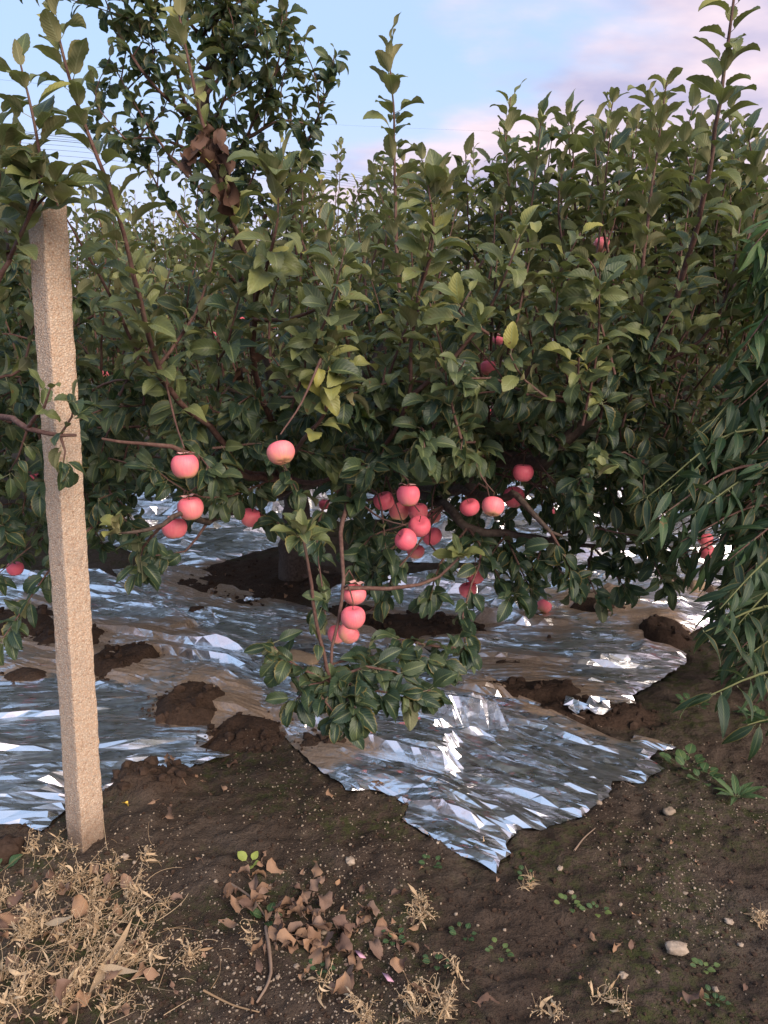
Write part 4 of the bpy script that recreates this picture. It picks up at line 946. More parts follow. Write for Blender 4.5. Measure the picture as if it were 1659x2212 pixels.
# ------------------------------------------------------------------ rows of apple trees behind
FAR = [(-2.6,6.6),(-0.9,7.0),(0.9,6.8),(2.7,7.2),(4.6,7.6),(-4.6,7.4),(-4.4,10.4),(-2.1,10.0),(0.2,10.6),(2.5,10.2),(4.9,10.8),(-7.0,10.8),(-6.8,14.2),(-3.6,14.6),(-0.6,14.0),(2.4,14.6),(5.6,14.4),(8.6,14.8),(7.4,11.0)]
WHERE = ['third tree row behind the big tree', 'second tree row behind the big tree']
far_trees = []
order = sorted(FAR, key=lambda t: t[1])
ROWN = [('next', lambda y: y < 8.5), ('middle', lambda y: 8.5 <= y < 12.5), ('farthest', lambda y: y >= 12.5)]
POSW = ['leftmost', 'second from left', 'third from left', 'fourth from left', 'fifth from left', 'sixth from left', 'rightmost']
for rn, fn in ROWN:
    row = sorted([t for t in FAR if fn(t[1])])
    for i, (x, y) in enumerate(row):
        pos = 'rightmost' if i == len(row) - 1 else POSW[i]
        t = Tree('apple_tree', (x, y, gz(x, y)), f'apple tree in the {rn} row behind the big tree, {pos} of its row', 'apple trees in the rows behind')
        t.limb([t.c + (0, 0, -.05), t.c + (rng.normal(0, .03), 0, .45), t.c + (rng.normal(0, .05), 0, .9)], .085, .06, M_bark, 'trunk', 8)
        H = rng.uniform(2.6, 3.0) + (0.45 * (y - 7) / 4) + (.2 if x > 0.3 else 0)
        top0 = t.c + (0, 0, .85); near = y < 8.5
        for k in range(6):
            a = k * 1.05 + rng.normal(0, .2); e = top0 + np.array([math.cos(a) * rng.uniform(.7, 1.1), math.sin(a) * rng.uniform(.7, 1.1), rng.uniform(.1, .6)])
            t.limb([top0, (top0 + e) / 2 + (0, 0, .06), e], .04, .012, M_bark, sides=6)
        nu = 105 if near else 80; nh = 110 if near else 70
        for k in range(nu):
            a = rng.random() * 6.28; r_ = 1.25 * math.sqrt(rng.random()); z0 = rng.uniform(.8, 1.6); ht = H - .35 * r_ * rng.random() - rng.random() * .5
            if rng.random() < 0.2: ht += rng.uniform(.1, .5)
            b = t.c + (r_ * math.cos(a), r_ * math.sin(a), z0); e = t.c + (r_ * math.cos(a) * 1.08 + rng.normal(0, .1), r_ * math.sin(a) * 1.08 + rng.normal(0, .1), max(z0 + .35, ht))
            t.upright([b, (b + e) / 2 + rv(.04), e], .007, .002, .088 if near else .098, .034 if near else .045, .02, 55, rng.uniform(.38, .66), False)
        for k in range(nh):
            a = rng.random() * 6.28; r_ = 1.3 * math.sqrt(rng.random()); b = t.c + (r_ * math.cos(a), r_ * math.sin(a), rng.uniform(.6, 1.8)); e = b + np.array([rng.normal(0, .22), rng.normal(-.1, .22), rng.uniform(-.3, .05)])
            t.hanging([b, (b + e) / 2 + (0, 0, .05), e], .006, .002, .085 if near else .098, .055 if near else .08, 3, .05, rng.uniform(.18, .42), False)
        t.finish(70 if near else 24, V_lo, V_lo if near else V_xs)
        far_trees.append(t)

# ------------------------------------------------------------------ apples
def apple_mesh(seed, squash=1.0):
    r = random.Random(seed); n, s_ = 16, 22; v = []; q = []
    el = [0.35 * r.uniform(.5, 1.3) for _ in range(3)]; ph = r.random() * 6
    for i in range(n + 1):
        t = i / n * math.pi; base = 0.0415 * (math.sin(t) ** 0.86 if 0 < i < n else 0)
        z = 0.0385 * math.cos(t) * squash
        z -= 0.011 * math.exp(-(t / 0.42) ** 2)
        z += 0.006 * math.exp(-((math.pi - t) / 0.34) ** 2)
        base *= 1 + 0.07 * math.cos(t)
        for j in range(s_):
            a = j / s_ * 2 * math.pi; k = 1 + 0.018 * el[0] * math.cos(5 * a + ph) * (1 - math.cos(t)) + 0.03 * el[1] * math.cos(2 * a + ph) + 0.02 * el[2] * math.cos(a)
            v.append((base * k * math.cos(a), base * k * math.sin(a), z + 0.0015 * math.cos(5 * a + ph) * math.exp(-((math.pi - t) / .6) ** 2)))
    for i in range(n):
        for j in range(s_): q.append((i * s_ + j, (i + 1) * s_ + j, (i + 1) * s_ + (j + 1) % s_, i * s_ + (j + 1) % s_))
    return mesh_np('apple', v, q, None, M_apple)
AM = [apple_mesh(i, 0.9 + 0.035 * i) for i in range(6)]
mb = MB(); tube(mb, [(0, 0, .026), (.001, 0, .036), (.003, .001, .047), (.002, .002, .056)], [.0019, .0013, .0013, .002], 6); STEM = mb.mesh('stem', M_stem)
mb = MB()
for k in range(5):
    a = k * 1.257; mb.add([(.003 * math.cos(a - .6), .003 * math.sin(a - .6), -.0325), (.003 * math.cos(a + .6), .003 * math.sin(a + .6), -.0325), (.008 * math.cos(a), .008 * math.sin(a), -.0345)], (), [(0, 1, 2)])
CALYX = mb.mesh('calyx', M_stem)
def paper_mesh(seed):
    r = random.Random(seed); mb = MB()
    for k in range(r.choice([2, 3])):
        a = r.random() * 6.28; n = 4; v = []; w_ = r.uniform(.008, .013)
        for i in range(n):
            t = i / (n - 1); rr_ = .008 + .024 * t; z = .037 + .010 * t - .011 * t * t + r.uniform(0, .003)
            for s_ in (-1, 1): v.append((rr_ * math.cos(a) - s_ * w_ * math.sin(a), rr_ * math.sin(a) + s_ * w_ * math.cos(a), z + r.uniform(-.002, .003)))
        nb = len(v); v += [(x, y, z + .0008) for x, y, z in v]
        q_ = [(2 * i, 2 * i + 1, 2 * i + 3, 2 * i + 2) for i in range(n - 1)]; mb.add(v, q_ + [tuple(nb + c for c in reversed(t_)) for t_ in q_] + [(0, nb, nb + 1, 1), (2 * n - 2, 2 * n - 1, nb + 2 * n - 1, nb + 2 * n - 2)])
    return mb.mesh('bag_paper_scrap', M_paper, False)
PAPER = [paper_mesh(i) for i in range(5)]
def apple(pos, s, label, group=None, tilt=(0, 0), paper=False, detail=True, hang=None, rz=None):
    o = bpy.data.objects.new('apple', AM[int(rng.integers(0, 6))]); COL.objects.link(o)
    o.location = pos; o.scale = (s, s, s); o.rotation_euler = (tilt[0], tilt[1], rng.random() * 6.28 if rz is None else rz)
    tag(o, label, 'apple', group)
    if detail:
        for nm, me in (('stem', STEM), ('calyx', CALYX)) + ((('bag_paper_scrap', PAPER[int(rng.integers(0, 5))]),) if paper else ()):
            c = bpy.data.objects.new(nm, me); COL.objects.link(c); c.parent = o
    if hang is not None:
        q = np.asarray(pos) + np.array([0, 0, .055 * s]); a = hang.attach(q)
        if a is not None:
            a = np.asarray(a); m_ = (a + q) / 2 + np.array([0, 0, -.02 if a[2] > q[2] + .05 else .03])
            pp, rr = catmull([a, m_, q], [.004, .003, .002], .03); tube(spurs.setdefault(hang, MB()), pp, rr, 5, .15)
    return o
spurs = {}
G1 = 'pink apples hanging on the big tree'
for (u, v, d, lab, pap, tl) in AP:
    sz = rng.uniform(.86, 1.0); dep = .085 * FPX / d * sz
    apple(PD(u, v, dep), sz, lab, G1, tl, bool(pap), True, main)
apple(PD(33, 1228, .085 * FPX / 36), 1.0, 'pink apple hanging low at the left edge among dark leaves', 'pink apples hanging on the left tree', (0, 0), False, True, lt)
apple(PD(1527, 1193, .085 * FPX / 34), 1.0, 'yellow apple in torn pink paper hanging beside the peach leaves', 'pink apples hanging on the right tree', (.3, 0), True, True, rt)
apple(PD(1524, 1165, .085 * FPX / 33), 1.0, 'pink papered apple just above the yellow one beside the peach leaves', 'pink apples hanging on the right tree', (.3, 0), True, True, rt)
gp = G(1175, 1327); apple((gp[0], gp[1], .048), 1.0, 'pale apple lying on the silver film under the drooping leaves', None, (.4, .5))
gp = G(1396, 1318); apple((gp[0], gp[1], .018), .45, 'tiny pink fruitlet lying on the silver film at the right', None, (.4, .5))
for t, mbb in spurs.items(): o = mbb.build('fruit_spurs', M_shoot, t.root); o['kind'] = 'stuff'
spurs = {}
# distant apples in the rows behind
FA = [(200,808,15),(188,815,14),(214,818,14),(226,806,13),(240,815,14),(258,845,15),(15,628,14),(20,652,13),(270,722,13),(316,880,12),(330,900,13),(590,702,12),(520,690,14),(468,722,13),(1620,888,16),(1508,816,13),(1605,910,12),(290,930,13),(60,1120,20),(45,1100,18),(175,1110,16),(180,1050,15),
      (1465,740,13),(1470,790,12),(620,560,11),(742,830,12),(40,890,14),(1300,660,12),(960,690,12),(1120,860,12),(230,700,12),(150,760,13),(350,940,14),(660,760,12),(1540,860,12),(300,640,12),(90,700,13),(460,880,13),(250,900,14),(385,770,12)]
for u, v, d in FA:
    dep = .085 * FPX / d; q = PD(u, v, dep)
    if dep > 7.2: q = PD(u, v, rng.uniform(5.3, 6.0)); s = d * np.linalg.norm(q - EYE) / FPX / .085
    else: s = 1.0
    apple(q, max(.75, min(1.1, s)), 'small red apple dotting the shaded foliage behind the near branches', 'distant red apples among the back foliage', (rng.normal(0, .3), rng.normal(0, .3)), False, False, far_trees[int(np.argmin([np.linalg.norm(t.c[:2] - q[:2]) for t in far_trees[:6]]))])
for t, mbb in spurs.items(): o = mbb.build('fruit_spurs', M_shoot, t.root); o['kind'] = 'stuff'

# ------------------------------------------------------------------ concrete post
pb = G(185, 1812); ptop = P(101, 442, pb[1] + 0.0)
bz = gz(pb[0], pb[1]) - .06; H = ptop[2] - bz
nz, na = 150, 40; v = []; q = []
th = R(55)
for i in range(nz + 1):
    f = i / nz; z = f * H; a = .0405 - .0045 * f; cx = (ptop[0] - pb[0]) * f
    for j in range(na):
        s = j / na * 4; k = int(s); fr = s - k
        c = [(-1, -1), (1, -1), (1, 1), (-1, 1)]; x = c[k][0] * (1 - fr) + c[(k + 1) % 4][0] * fr; y = c[k][1] * (1 - fr) + c[(k + 1) % 4][1] * fr
        rnd = max(abs(x), abs(y)); rad = math.hypot(x, y); cr = max(0, rad - 1.26) * .16; x *= (1 - cr); y *= (1 - cr)
        nzv = 1 + .045 * (float(vnoise(j * .9 + 3, i * .9)) - .5) - .09 * max(0, rad - 1.28) * 6 * max(0, float(vnoise(i * .33 + k * 9, k * 5.0)) - .42)
        x *= nzv; y *= nzv
        X_ = a * (x * math.cos(th) - y * math.sin(th)) + cx; Y_ = a * (x * math.sin(th) + y * math.cos(th))
        v.append((X_, Y_, z + (.006 * (float(vnoise(j * .7, 4.4)) - .5) if i == nz else 0)))
for i in range(nz):
    for j in range(na): q.append((i * na + j, i * na + (j + 1) % na, (i + 1) * na + (j + 1) % na, (i + 1) * na + j))
n0 = len(v); v.append(((ptop[0] - pb[0]), 0, H + .004)); t_ = [(nz * na + j, nz * na + (j + 1) % na, n0) for j in range(na)]
me = mesh_np('concrete_post', v, q, t_, M_post, smooth=False)
tag(mkobj('concrete_post', me, None, (pb[0], pb[1], bz)), 'rough square concrete post of pale pinkish aggregate set in the soil', 'concrete post')

# ------------------------------------------------------------------ overhead cables far behind
CB = [((0,280),(265,307),(745,374),(1070,434)),((0,284),(265,311),(745,379),(1070,436)),((0,291),(265,316),(745,384),(1070,438)),((0,296),(265,320),(745,389),(1070,440)),((0,305),(265,329),(745,395),(1070,442)),((0,318),(265,338),(745,401),(1070,445)),((0,330),(265,349),(745,407),(1070,447)),((0,172),(233,197),(370,217),(700,268))]
for i, c in enumerate(CB):
    a, b = c[0], c[1]
    pts = [(-260, a[1] - (b[1] - a[1]), 30)] + [(u, v_, 34 + 46 * max(0, u) / 1070) for u, v_ in c]; l_ = c[-1]; pts.append((1500, l_[1] + 30, 100))
    mb = MB(); pp, rr = catmull(PL(*pts), [.013 if i in (1, 3) else .008 if i < 7 else .004] * len(pts), 1.5); tube(mb, pp, rr, 5)
    o = mb.build('overhead_cable', M_wire)
    if i < 7: tag(o, 'thin dark overhead cable crossing the pink sky behind the trees, one of the bundle', 'cable', 'bundle of overhead cables')
    else: tag(o, 'single thin cable crossing the sky above the bundle of cables', 'cable')

# ------------------------------------------------------------------ stones, slabs, clods, gravel
def blob(seed, sx, sy, sz, n=8, s_=10, rough=.22, box=1.0):
    r = random.Random(seed); v = []; q = []
    for i in range(n + 1):
        t = i / n * math.pi
        for j in range(s_):
            a = j / s_ * 6.283; k = 1 + r.uniform(-rough, rough)
            ct, stt = math.cos(t), math.sin(t); g = lambda c: math.copysign(abs(c) ** box, c)
            v.append((sx * g(math.cos(a)) * stt ** box * k if 0 < i < n else 0, sy * g(math.sin(a)) * stt ** box * k if 0 < i < n else 0, sz * g(ct) * (k if 0 < i < n else 1)))
    for i in range(n):
        for j in range(s_): q.append((i * s_ + j, (i + 1) * s_ + j, (i + 1) * s_ + (j + 1) % s_, i * s_ + (j + 1) % s_))
    return v, q
def rock(u, v, sx, sy, sz, lab, mat, name='stone', rot=0.0, box=.7, sink=.35, group=None, rough=.15, tilt=(0, 0)):
    c = G(u, v); vv, qq = blob(int(u * 7 + v), sx, sy, sz, rough=rough, box=box, n=8, s_=14)
    o = mkobj(name, mesh_np(name, vv, qq, None, mat), None, (c[0], c[1], max(gz(c[0], c[1]), base_h(c[0], c[1])) + sz * (1 - sink))); o.rotation_euler = (tilt[0], tilt[1], rot); tag(o, lab, 'stone', group)
rock(648,1440,.085,.062,.022,'flat tan slab lying on the film, upper of three under the low sprig',M_slab,'stone_slab',-.4,.45,.0,rough=.06,tilt=(.12,.1))
rock(668,1495,.100,.050,.022,'flat tan slab lying on the film, middle of three under the low sprig',M_slab,'stone_slab',-.7,.45,.0,rough=.06,tilt=(.15,-.1))
rock(712,1548,.085,.055,.020,'flat tan slab lying on the film, nearest of three under the low sprig',M_slab,'stone_slab',-1.0,.45,.0,rough=.06,tilt=(.1,.1))
rock(456,1155,.085,.05,.03,'brown flat stone lying on the far film left of the trunk',M_slab,'stone',.1,.7)
rock(425,1328,.05,.035,.03,'grey brown stone standing on the dusty film right of the post',M_clod,'stone',.5,.8)
rock(1462,2054,.028,.018,.012,'largest pale flat stone on bare ground at the lower right',M_stone,'stone',-.1,.7)
rock(1300,1331,.05,.03,.02,'tan stone on the soil heap under the drooping leaves',M_slab,'stone',.3)
rock(1506,1281,.05,.03,.03,'tan stone on the small far soil heap by the peach leaves',M_slab,'stone',.3)
rock(25,1710,.001,.001,.001,'x',M_slab) if False else None
rock(10,1850,.055,.04,.035,'big reddish soil clod at the left edge in front of the film',M_clod,'soil_clod',.4,.8,.3,rough=.25)
rock(1295,1402,.03,.02,.008,'dark flat stone lying on the middle right film',M_clod,'stone',.1)
rock(1318,1478,.028,.02,.010,'tan square stone lying on the middle right film',M_slab,'stone',.1)
rock(1445,1760,.02,.015,.012,'small grey stone on dark soil beneath the peach leaves',M_stone,'stone',.5)
ST = [(757,1867,.013),(757,1825,.009),(945,1828,.010),(1280,1718,.010),(1293,1740,.012),(1233,1930,.008),(1260,1975,.009),(1340,1960,.009),(1398,1866,.010),(1500,1918,.010),(1090,2010,.008),(1210,1880,.009),(1420,2105,.009),(1545,2140,.009),(1010,2120,.009),(1100,1940,.008),(230,1945,.010),(270,1850,.010),(290,1862,.008),(465,1905,.009),(560,2135,.012),(600,2110,.010),(700,2010,.009),(985,1975,.008),(1480,1930,.009),(1575,1990,.008),(1380,1995,.008),(640,2085,.011),(1600,2040,.010),(1345,2115,.012)]
for i, (u, v_, s) in enumerate(ST): s *= rng.choice([.45, .55, .65, .8, 1.0]); rock(u, v_, s * rng.uniform(.8, 1.5), s, s * .6, 'small pale stone scattered on the bare brown ground', M_stone, 'stone', rng.random() * 6, .75, .8, 'small pale stones on the ground', .28)
def free(us, vs_, x, y):
    r = np.ones(len(x), bool)
    for pl in SHEETS.values(): r &= ~inside(pl, x, y)
    return r
def scatter(n, area, fn, smin, smax, mat, name, lab, flat=.7, power=2.5):
    mb = MB(); tmpl = [blob(k, 1, 1, flat, 3, 5, .3) for k in range(6)]; cnt = 0
    us = rng.uniform(area[0], area[1], n * 3); vs_ = rng.uniform(area[2], area[3], n * 3)
    pts = np.array([G(a, b)[:2] for a, b in zip(us, vs_)]); ok = fn(us, vs_, pts[:, 0], pts[:, 1]); pts = pts[ok][:n]
    zz = ground_h(pts[:, 0], pts[:, 1])[0]; zz = np.where(free(None, None, pts[:, 0], pts[:, 1]), zz, np.maximum(zz, base_h(pts[:, 0], pts[:, 1]) + .014))
    for (x, y), z in zip(pts, zz):
        s = smin + (smax - smin) * rng.random() ** power; v_, q_ = tmpl[int(rng.integers(0, 6))]; a = rng.random() * 6.28; v_ = np.array(v_)
        v_ = np.stack([v_[:, 0] * math.cos(a) - v_[:, 1] * math.sin(a), v_[:, 0] * math.sin(a) + v_[:, 1] * math.cos(a), v_[:, 2]], -1) * s * rng.uniform(.75, 1.3, 3)
        mb.add(v_ + (x, y, z + s * .25), q_)
    o = mb.build(name, mat, None, False); tag(o, lab, 'gravel' if name == 'gravel' else 'clods', None, 'stuff')
def grav(us, vs_, x, y): return free(us, vs_, x, y) & (rng.random(len(x)) < np.clip(6.5 * (fbm(x * 2.6 + 5, y * 2.6, 3) - .46) + .3 * (us < 900), .03, 1))
scatter(5200, (-60, 1720, 1600, 2260), grav, .0010, .0042, M_gravel, 'gravel', 'pale grit strewn over the trodden brown ground', .7, 3.0)
def freshy(us, vs_, x, y): return ground_h(x, y)[1] > .4
scatter(1500, (-60, 1720, 1200, 1760), freshy, .004, .026, M_clod, 'soil_clods', 'loose crumbs of dark soil on the dug heaps', .8, 3.2)
def spill(us, vs_, x, y):
    r = np.full(len(x), 9.0)
    for cx, cy, rx, ry, h in MD: r = np.minimum(r, np.hypot((x - cx) / (rx + .02), (y - cy) / (ry + .02)))
    return (r > .8) & (rng.random(len(x)) < np.exp(-np.maximum(0, r - 1.0) / .13)) & (r < 2)
scatter(2600, (-60, 1720, 1200, 1640), spill, .0016, .012, M_clod, 'soil_clods', 'crumbs of soil spilt over the film round the heaps', .8, 3.0)
scatter(3600, (-60, 1720, 1600, 2260), free, .0016, .008, M_clod, 'soil_clods', 'loose crumbs of dark soil over the bare ground', .8, 3.5)

# ------------------------------------------------------------------ fallen leaves
def fallen(u, v, size, label, group, mat=M_dead, lift=0.0, var=None, key='dead', tilt=.35):
    c = G(u, v); x, y = c[0], c[1]; z = gz(x, y)
    for pl in SHEETS.values():
        if inside(pl, np.array([x]), np.array([y]))[0]: z = max(z, float(base_h(x, y)) + .016)
    var = var or V_dry
    o = bpy.data.objects.new('fallen_leaf', leaf_mesh(key, var, int(rng.integers(0, len(var))), mat)); COL.objects.link(o)
    o.location = (x, y, z + .006 + lift); o.scale = (size,) * 3; o.rotation_euler = (rng.normal(0, tilt), rng.normal(0, tilt) + (math.pi if rng.random() < .4 else 0), rng.random() * 6.28)
    tag(o, label, 'fallen leaf', group); return o
for i in range(150):
    t = rng.random(); u = 540 + 260 * t + rng.normal(0, 66); v_ = 1935 + 130 * t + rng.normal(0, 42)
    fallen(u, v_, rng.uniform(.026, .070), 'dry brown curled leaf in the heap of dead leaves at the lower centre', 'dead leaves in the heap', lift=max(0, .028 * (1 - math.hypot((u - 675) / 120, (v_ - 2000) / 70)) * rng.random()), tilt=.42)
ONE = [(345,1735,.075,'big upright brown dead leaf on the soil right of the post'),(375,1722,.07,'wide brown dead leaf touching the upright one right of the post'),(350,1775,.06,'crumpled brown dead leaf below the upright one near the post'),(375,1790,.055,'torn brown dead leaf lying below the crumpled one'),
       (485,1650,.06,'pale brown dead leaf at the tip of the left film'),(445,1690,.05,'rounded brown dead leaf on moss under the left film tip'),(478,1700,.04,'small round tan dead leaf on moss under the left film tip'),(380,1660,.06,'brown dead leaf lying on the edge of the left film'),
       (725,1728,.035,'small dead leaf on the soil left of the front film corner'),(830,1708,.05,'pale leaf at the edge of the front film'),(1335,1852,.06,'tan cupped dead leaf alone on the soil right of the front film'),(1345,2038,.05,'brown curled dead leaf in the trodden hollow at the lower right'),
       (1525,2160,.06,'reddish brown dead leaf near the bottom right corner'),(1580,1900,.03,'pale scrap of leaf at the right edge'),(1590,1590,.06,'reddish dead leaf in the shade beneath the peach tree'),(1625,1610,.05,'orange brown dead leaf in the shade beneath the peach tree'),(1610,1640,.05,'grey dead leaf in the shade beneath the peach tree'),
       (1480,1352,.05,'pale green leaf lying on soil by the peach twigs'),(715,2130,.07,'large rounded brown leaf below the heap of dead leaves'),(840,1945,.05,'tan dead leaf lying apart right of the leaf heap'),(790,1920,.03,'small tan leaf above right of the leaf heap'),(540,1895,.045,'orange brown dead leaf beside the pale seedling'),(520,1880,.05,'brown dead leaf touching the pale seedling'),
       (390,2150,.04,'curled orange leaf at the bottom edge'),(565,2110,.035,'orange leaf fragment below the leaf heap'),(440,2060,.03,'brown leaf bit on the gritty path'),(1020,2170,.06,'brown leaf at the bottom edge right of centre'),(940,2160,.06,'grey brown leaf at the bottom edge among dry weeds'),(1260,2120,.03,'small brown leaf on the trodden soil'),(190,1710,.03,'x')]
for u, v_, s, lab in ONE:
    if lab != 'x': fallen(u, v_, s, lab, 'single dead leaves on the ground')
for i in range(56):
    fallen(rng.uniform(-10, 330), rng.uniform(1870, 2200), rng.uniform(.03, .065), 'brown dead leaf lying among the dry straw coloured weeds', 'dead leaves among the dry weeds', lift=.022 * rng.random(), tilt=.45)
for i in range(26):
    fallen(rng.uniform(380, 1650), rng.uniform(1760, 2200), rng.uniform(.012, .028), 'small brown leaf crumb on the bare ground', 'leaf crumbs on the ground', tilt=.5)
for i in range(16):
    fallen(rng.uniform(430, 700), rng.uniform(1225, 1300), rng.uniform(.04, .07), 'dead leaf on the dark soil around the trunk', 'dead leaves around the trunk', tilt=.4)
# long pale lance leaves in the weeds
V_lan = [leaf_template(10, 2, .16, .6, .5, .2, .6, 0, True, .02), leaf_template(10, 2, .14, -.4, .4, .2, -.8, 0, True, .02)]
for u, v_, s, lab in [(95,2010,.13,'long pale dry lance shaped leaf lying on the weeds'),(210,2110,.14,'long twisted whitish dry leaf low in the weeds'),(190,2165,.2,'long straw yellow blade at the bottom of the dry weeds')]:
    fallen(u, v_, s, lab, None, M_straw, .02, V_lan, 'lan', .15)
# yellow leaf and two pink paper bits
fallen(263, 1740, .025, 'tiny bright yellow leaf beside the foot of the post', None, plain('yellow_leaf', (.75, .48, .08)), key='yel')
def paper_bit(u, v_, lab):
    c = G(u, v_); me = mesh_np('paper_scrap', [(-.016, -.008, 0), (.016, -.009, .002), (.017, .008, .006), (-.015, .009, .003), (-.016, -.008, .001), (.016, -.009, .003), (.017, .008, .007), (-.015, .009, .004)], [(0, 3, 2, 1), (4, 5, 6, 7), (0, 1, 5, 4), (2, 3, 7, 6), (1, 2, 6, 5), (3, 0, 4, 7)], None, M_pinkp)
    o = mkobj('paper_scrap', me, None, (c[0], c[1], gz(c[0], c[1]) + .012)); o.rotation_euler = (.3, .2, rng.random() * 3); tag(o, lab, 'paper scrap')
paper_bit(778, 2075, 'pink paper scrap at the lower end of the leaf heap'); paper_bit(838, 2128, 'lilac paper scrap near the bottom edge, right of the pink one')

# ------------------------------------------------------------------ weeds
def strand(mb, p0, d, ln, r0, curl, n=7):
    p = np.array(p0, float); d = unit(d); pts = [p.copy()]; cv = rv(curl)
    for i in range(n): d = unit(d + cv / n + rv(curl * .25) / n + np.array([0, 0, -.12 * curl / n])); p = p + d * ln / n; pts.append(p.copy())
    pts = np.array(pts); tube(mb, pts, np.linspace(r0, r0 * .45, len(pts)), 4); return pts
def dry_weed(u, v_, h, lean, nst, label, group=None, pods=True, leafy=True, flat=.5, up=1.0):
    c = G(u, v_); x, y = c[0], c[1]; z = gz(x, y); o0 = np.array([x, y, z])
    root = empty('dry_weed', (x, y, z)); tag(root, label, 'dry weed', group)
    st = MB(); pd = MB(); lf = MB()
    for k in range(nst):
        a = rng.random() * 6.28; d = np.array([math.cos(a) * flat, math.sin(a) * flat, rng.uniform(.25, 1) * up]) + np.array([lean[0], lean[1], 0])
        pts = strand(st, o0 + rv(.008) * (1, 1, 0), d, h * rng.uniform(.5, 1.1), .0013, .9)
        pts[:, 2] = np.maximum(pts[:, 2], z + .003)
        for i in range(2, len(pts)):
            for m in range(2):
                e = strand(st, pts[i], rv(1) + (0, 0, .3), rng.uniform(.012, .03), .0007, .8, 3)
                if pods:
                    q = e[-1]; s = rng.uniform(.0025, .0045); a1 = unit(rv(1)); b1 = unit(np.cross(a1, rv(1))); n1 = np.cross(a1, b1) * .0006
                    pd.add([q - n1, q + a1 * s + b1 * s * .7 - n1, q + a1 * s - b1 * s * .7 - n1, q + n1, q + a1 * s + b1 * s * .7 + n1, q + a1 * s - b1 * s * .7 + n1], [(0, 1, 4, 3), (1, 2, 5, 4), (2, 0, 3, 5)], [(0, 2, 1), (3, 4, 5)])
        if leafy:
            for m in range(4):
                i = int(rng.integers(0, len(pts) - 1)); q = pts[i]; ln = rng.uniform(.02, .05); w_ = ln * rng.uniform(.05, .11); d = unit(rv(1) + (0, 0, .2)); sd_ = unit(np.cross(d, rv(1))); vv = []
                cu = rv(.9)
                for j in range(6):
                    t = j / 5; ww = w_ * math.sin(math.pi * min(.97, t + .06)) + .0004; vv += [q - sd_ * ww, q + sd_ * ww]; q = q + d * ln / 5; d = unit(d + cu * .35); sd_ = unit(sd_ + rv(.3))
                vv = np.array(vv); vv[:, 2] = np.maximum(vv[:, 2], z + .002)
                lf.add(vv, [(2 * j, 2 * j + 1, 2 * j + 3, 2 * j + 2) for j in range(5)])
    st.build('stems', M_straw, root)
    if pd.n: k_ = pd.build('seed_pods', M_straw, root, False); k_['kind'] = 'stuff'
    if lf.n: k_ = lf.build('dry_leaves', M_straw, root); k_['kind'] = 'stuff'
for i in range(28):
    t = rng.random(); u = rng.uniform(-40, 320) ; v_ = rng.uniform(1895, 2190)
    if u > 200 and v_ < 1940: u -= 120
    dry_weed(u, v_, rng.uniform(.07, .16), (.55, .4), 5, 'tangled straw coloured dry weed in the patch at the lower left', 'dry weeds in the lower left patch', up=.45)
sb = MB()
for i in range(280):
    u = 150 + rng.normal(0, 105); v_ = 2040 + rng.normal(0, 85); c = G(u, v_); z = gz(c[0], c[1]); a = rng.normal(.9, .8)
    pts = strand(sb, (c[0], c[1], z + .003 + .02 * rng.random()), (math.cos(a), math.sin(a), rng.normal(.1, .15)), rng.uniform(.03, .13), rng.uniform(.0005, .0012), .9)
tag(sb.build('dry_straw', M_straw), 'loose straw matted over the lower left corner', 'straw', None, 'stuff')
dry_weed(120,1850,.09,(.0,.1),4,'dry pale weed with curled tips at the top of the lower left patch')
dry_weed(62,1845,.07,(.1,.1),4,'small bent dry weed near the left edge below the film')
dry_weed(245,1880,.10,(.0,.0),3,'upright straw weed stalk with small pods just below the post',flat=.15)
dry_weed(320,1850,.03,(.0,.1),3,'little dry weed sprig right of the foot of the post')
dry_weed(365,1965,.035,(.1,.0),4,'small star shaped dry root on the gritty path',pods=False,leafy=False,flat=1.2)
dry_weed(45,2190,.17,(.0,.05),2,'tall single straw stalk standing at the lower left corner',flat=.08)
dry_weed(410,2070,.045,(.1,.0),5,'pale dry tangle on the gritty path right of the weed patch')
dry_weed(540,2060,.11,(0,.1),2,'upright dry stalk with tiny pods left of the leaf heap',flat=.1)
dry_weed(690,2150,.10,(0,.1),2,'upright dry stalk with tiny pods below the leaf heap',flat=.1)
dry_weed(890,2190,.08,(0,.1),7,'dry grassy tuft at the bottom edge left of centre'); dry_weed(960,2200,.09,(.1,.1),7,'dry grassy tuft at the bottom edge in the centre'); dry_weed(780,2195,.06,(.1,.1),6,'curly dry weed tuft at the bottom edge below the leaf heap')
dry_weed(1000,2110,.08,(0,.1),2,'thin dry stalk standing right of the bottom centre',flat=.1); dry_weed(905,1985,.045,(.1,.1),6,'pale dry weed with claw like stems right of the leaf heap'); dry_weed(1145,1920,.04,(.1,0),5,'dry claw shaped weed below the front film corner',pods=False,flat=1.1)
dry_weed(1640,1985,.06,(-.3,.1),4,'dry branched weed at the right edge'); dry_weed(1180,2195,.05,(.1,.1),3,'small dry weed at the bottom edge right of centre'); dry_weed(1330,2190,.05,(.1,.1),4,'small dry weed with pods at the bottom edge, farther right')
dry_weed(1040,1830,.03,(.1,0),3,'small dry weed under the front film edge'); dry_weed(900,1945,.03,(.1,0),3,'tiny dry weed above the claw like pale one')

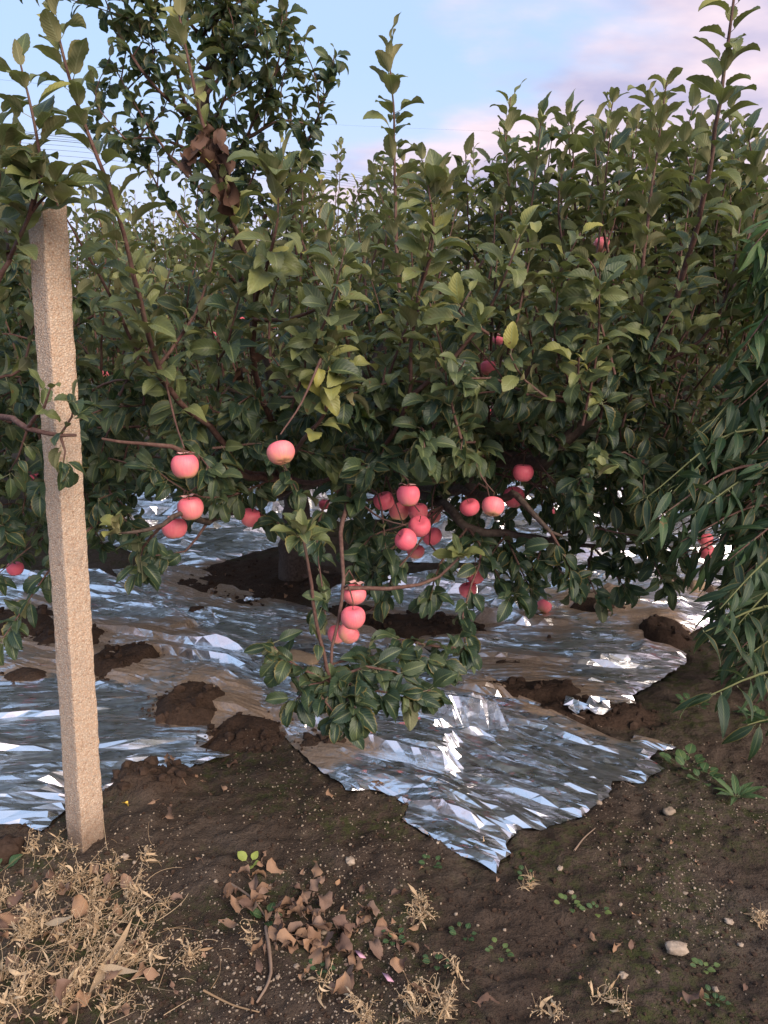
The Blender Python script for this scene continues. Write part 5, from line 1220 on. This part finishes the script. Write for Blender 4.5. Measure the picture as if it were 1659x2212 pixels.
def green_weed(u, v_, nlv, size, spread, tint, label, lance=False, group=None, up=.5):
    c = G(u, v_); x, y = c[0], c[1]; z = gz(x, y); root = empty('green_weed', (x, y, z)); tag(root, label, 'weed', group)
    var = V_pe if lance else V_rnd
    for k in range(nlv):
        a = k * 2.4 + rng.normal(0, .2); lv = Leaves(); d = np.array([math.cos(a), math.sin(a), up * rng.uniform(.4, 1.3)]); off = np.array([math.cos(a), math.sin(a), .3]) * spread * rng.random()
        lv.add(np.array([x, y, z + .004]) + off, d, np.array([0, -.2, 1]), size * rng.uniform(.7, 1.15), 1); p, Rm, sz, tn = lv.arrays()
        o = bpy.data.objects.new('leaf', leaf_mesh('wl' if lance else 'wr', var, int(rng.integers(0, len(var))), M_weed)); COL.objects.link(o)
        M4 = np.eye(4); M4[:3, :3] = Rm[0] * sz[0]; M4[:3, 3] = p[0]; o.parent = root; o.matrix_parent_inverse = Matrix.Translation(-Vector(root.location)); o.matrix_basis = Matrix(M4.tolist()); o.color = (tint, 1, 1, 1)
V_rnd = [leaf_template(6, 4, .8, .5, .2, .1, .1, .04, False, .35) for _ in range(3)]
green_weed(1480,1655,12,.045,.05,.35,'low round leaved green weed at the right corner of the front film'); green_weed(1510,1690,9,.04,.05,.35,'round leaved green weed just below the corner weed')
green_weed(1590,1720,10,.10,.01,.3,'green rosette weed with long narrow leaves at the right edge',True); green_weed(1500,1525,8,.045,.04,.25,'dark green round weed in the shade under the peach leaves')
green_weed(1640,1550,8,.04,.04,.3,'small green weed at the right edge under the peach leaves')
green_weed(540,1868,4,.032,.004,.95,'pale yellow green seedling with two round leaves at the leaf heap'); green_weed(575,1985,5,.03,.012,.3,'dark green small weed under the left end of the leaf heap'); green_weed(5,1880,5,.04,.01,.3,'bright green weed blade at the left edge')
for i, (u, v_, lab) in enumerate([(935,1870,'flat grey green weed left of the front film corner'),(1135,1905,'grey green weed above the dry claw weed'),(1285,1975,'tiny pale green seedling on the moss, lower right'),(1520,2090,'flat grey weed beside the large pale stone'),(690,2090,'small green weed inside the leaf heap, lower end'),(850,2030,'grey green weed right of the leaf heap'),(1230,1965,'flat grey weed left of the pale seedling'),(1000,2020,'flat grey weed in the lower centre'),(945,2080,'green speckled weed near the bottom centre'),(1545,2165,'grey green weed at the reddish leaf, bottom right'),(1080,2060,'pale two leaved seedling right of the bottom centre')]):
    green_weed(u, v_, 7, .018, .022, .5 if 'pale' in lab else .15, lab, up=.2)
# ground sticks
def stick(pts, r, lab, mat=M_twigdry):
    w_ = [G(u, v_) for u, v_ in pts]; w_ = [np.array([a[0], a[1], gz(a[0], a[1]) + r + .003]) for a in w_]; mb = MB(); pp, rr = catmull(w_, np.linspace(r, r * .5, len(w_)), .02); tube(mb, pp, rr, 6, .2)
    tag(mb.build('twig', mat), lab, 'twig')
stick([(575,2010),(582,2060),(585,2105),(572,2140),(555,2165)], .0055, 'grey bent stick lying below the leaf heap'); stick([(500,1910),(545,1950),(580,1995)], .004, 'brown stick poking into the leaf heap from the left')
stick([(440,2145),(500,2170),(560,2195)], .003, 'pale green grass stalk lying at the bottom edge', M_straw); stick([(1235,1560),(1300,1575)], .003, 'thin twig on dark soil near the crumpled film scrap'); stick([(1320,1675),(1370,1700)], .003, 'short twig on the soil by the front film'); stick([(1240,1845),(1260,1820),(1285,1800)], .003, 'thin straw propped on the soil right of the front film')
stick([(545,1460),(610,1510)], .004, 'thin stick on the dusty film between two soil heaps') if False else stick([(545,1458),(575,1478),(608,1502)], .004, 'thin stick crossing the film left of the slabs')
print('leaves main', N_main, 'objects', len(bpy.data.objects), 'tris', sum(len(m.polygons) * 2 for m in bpy.data.meshes))
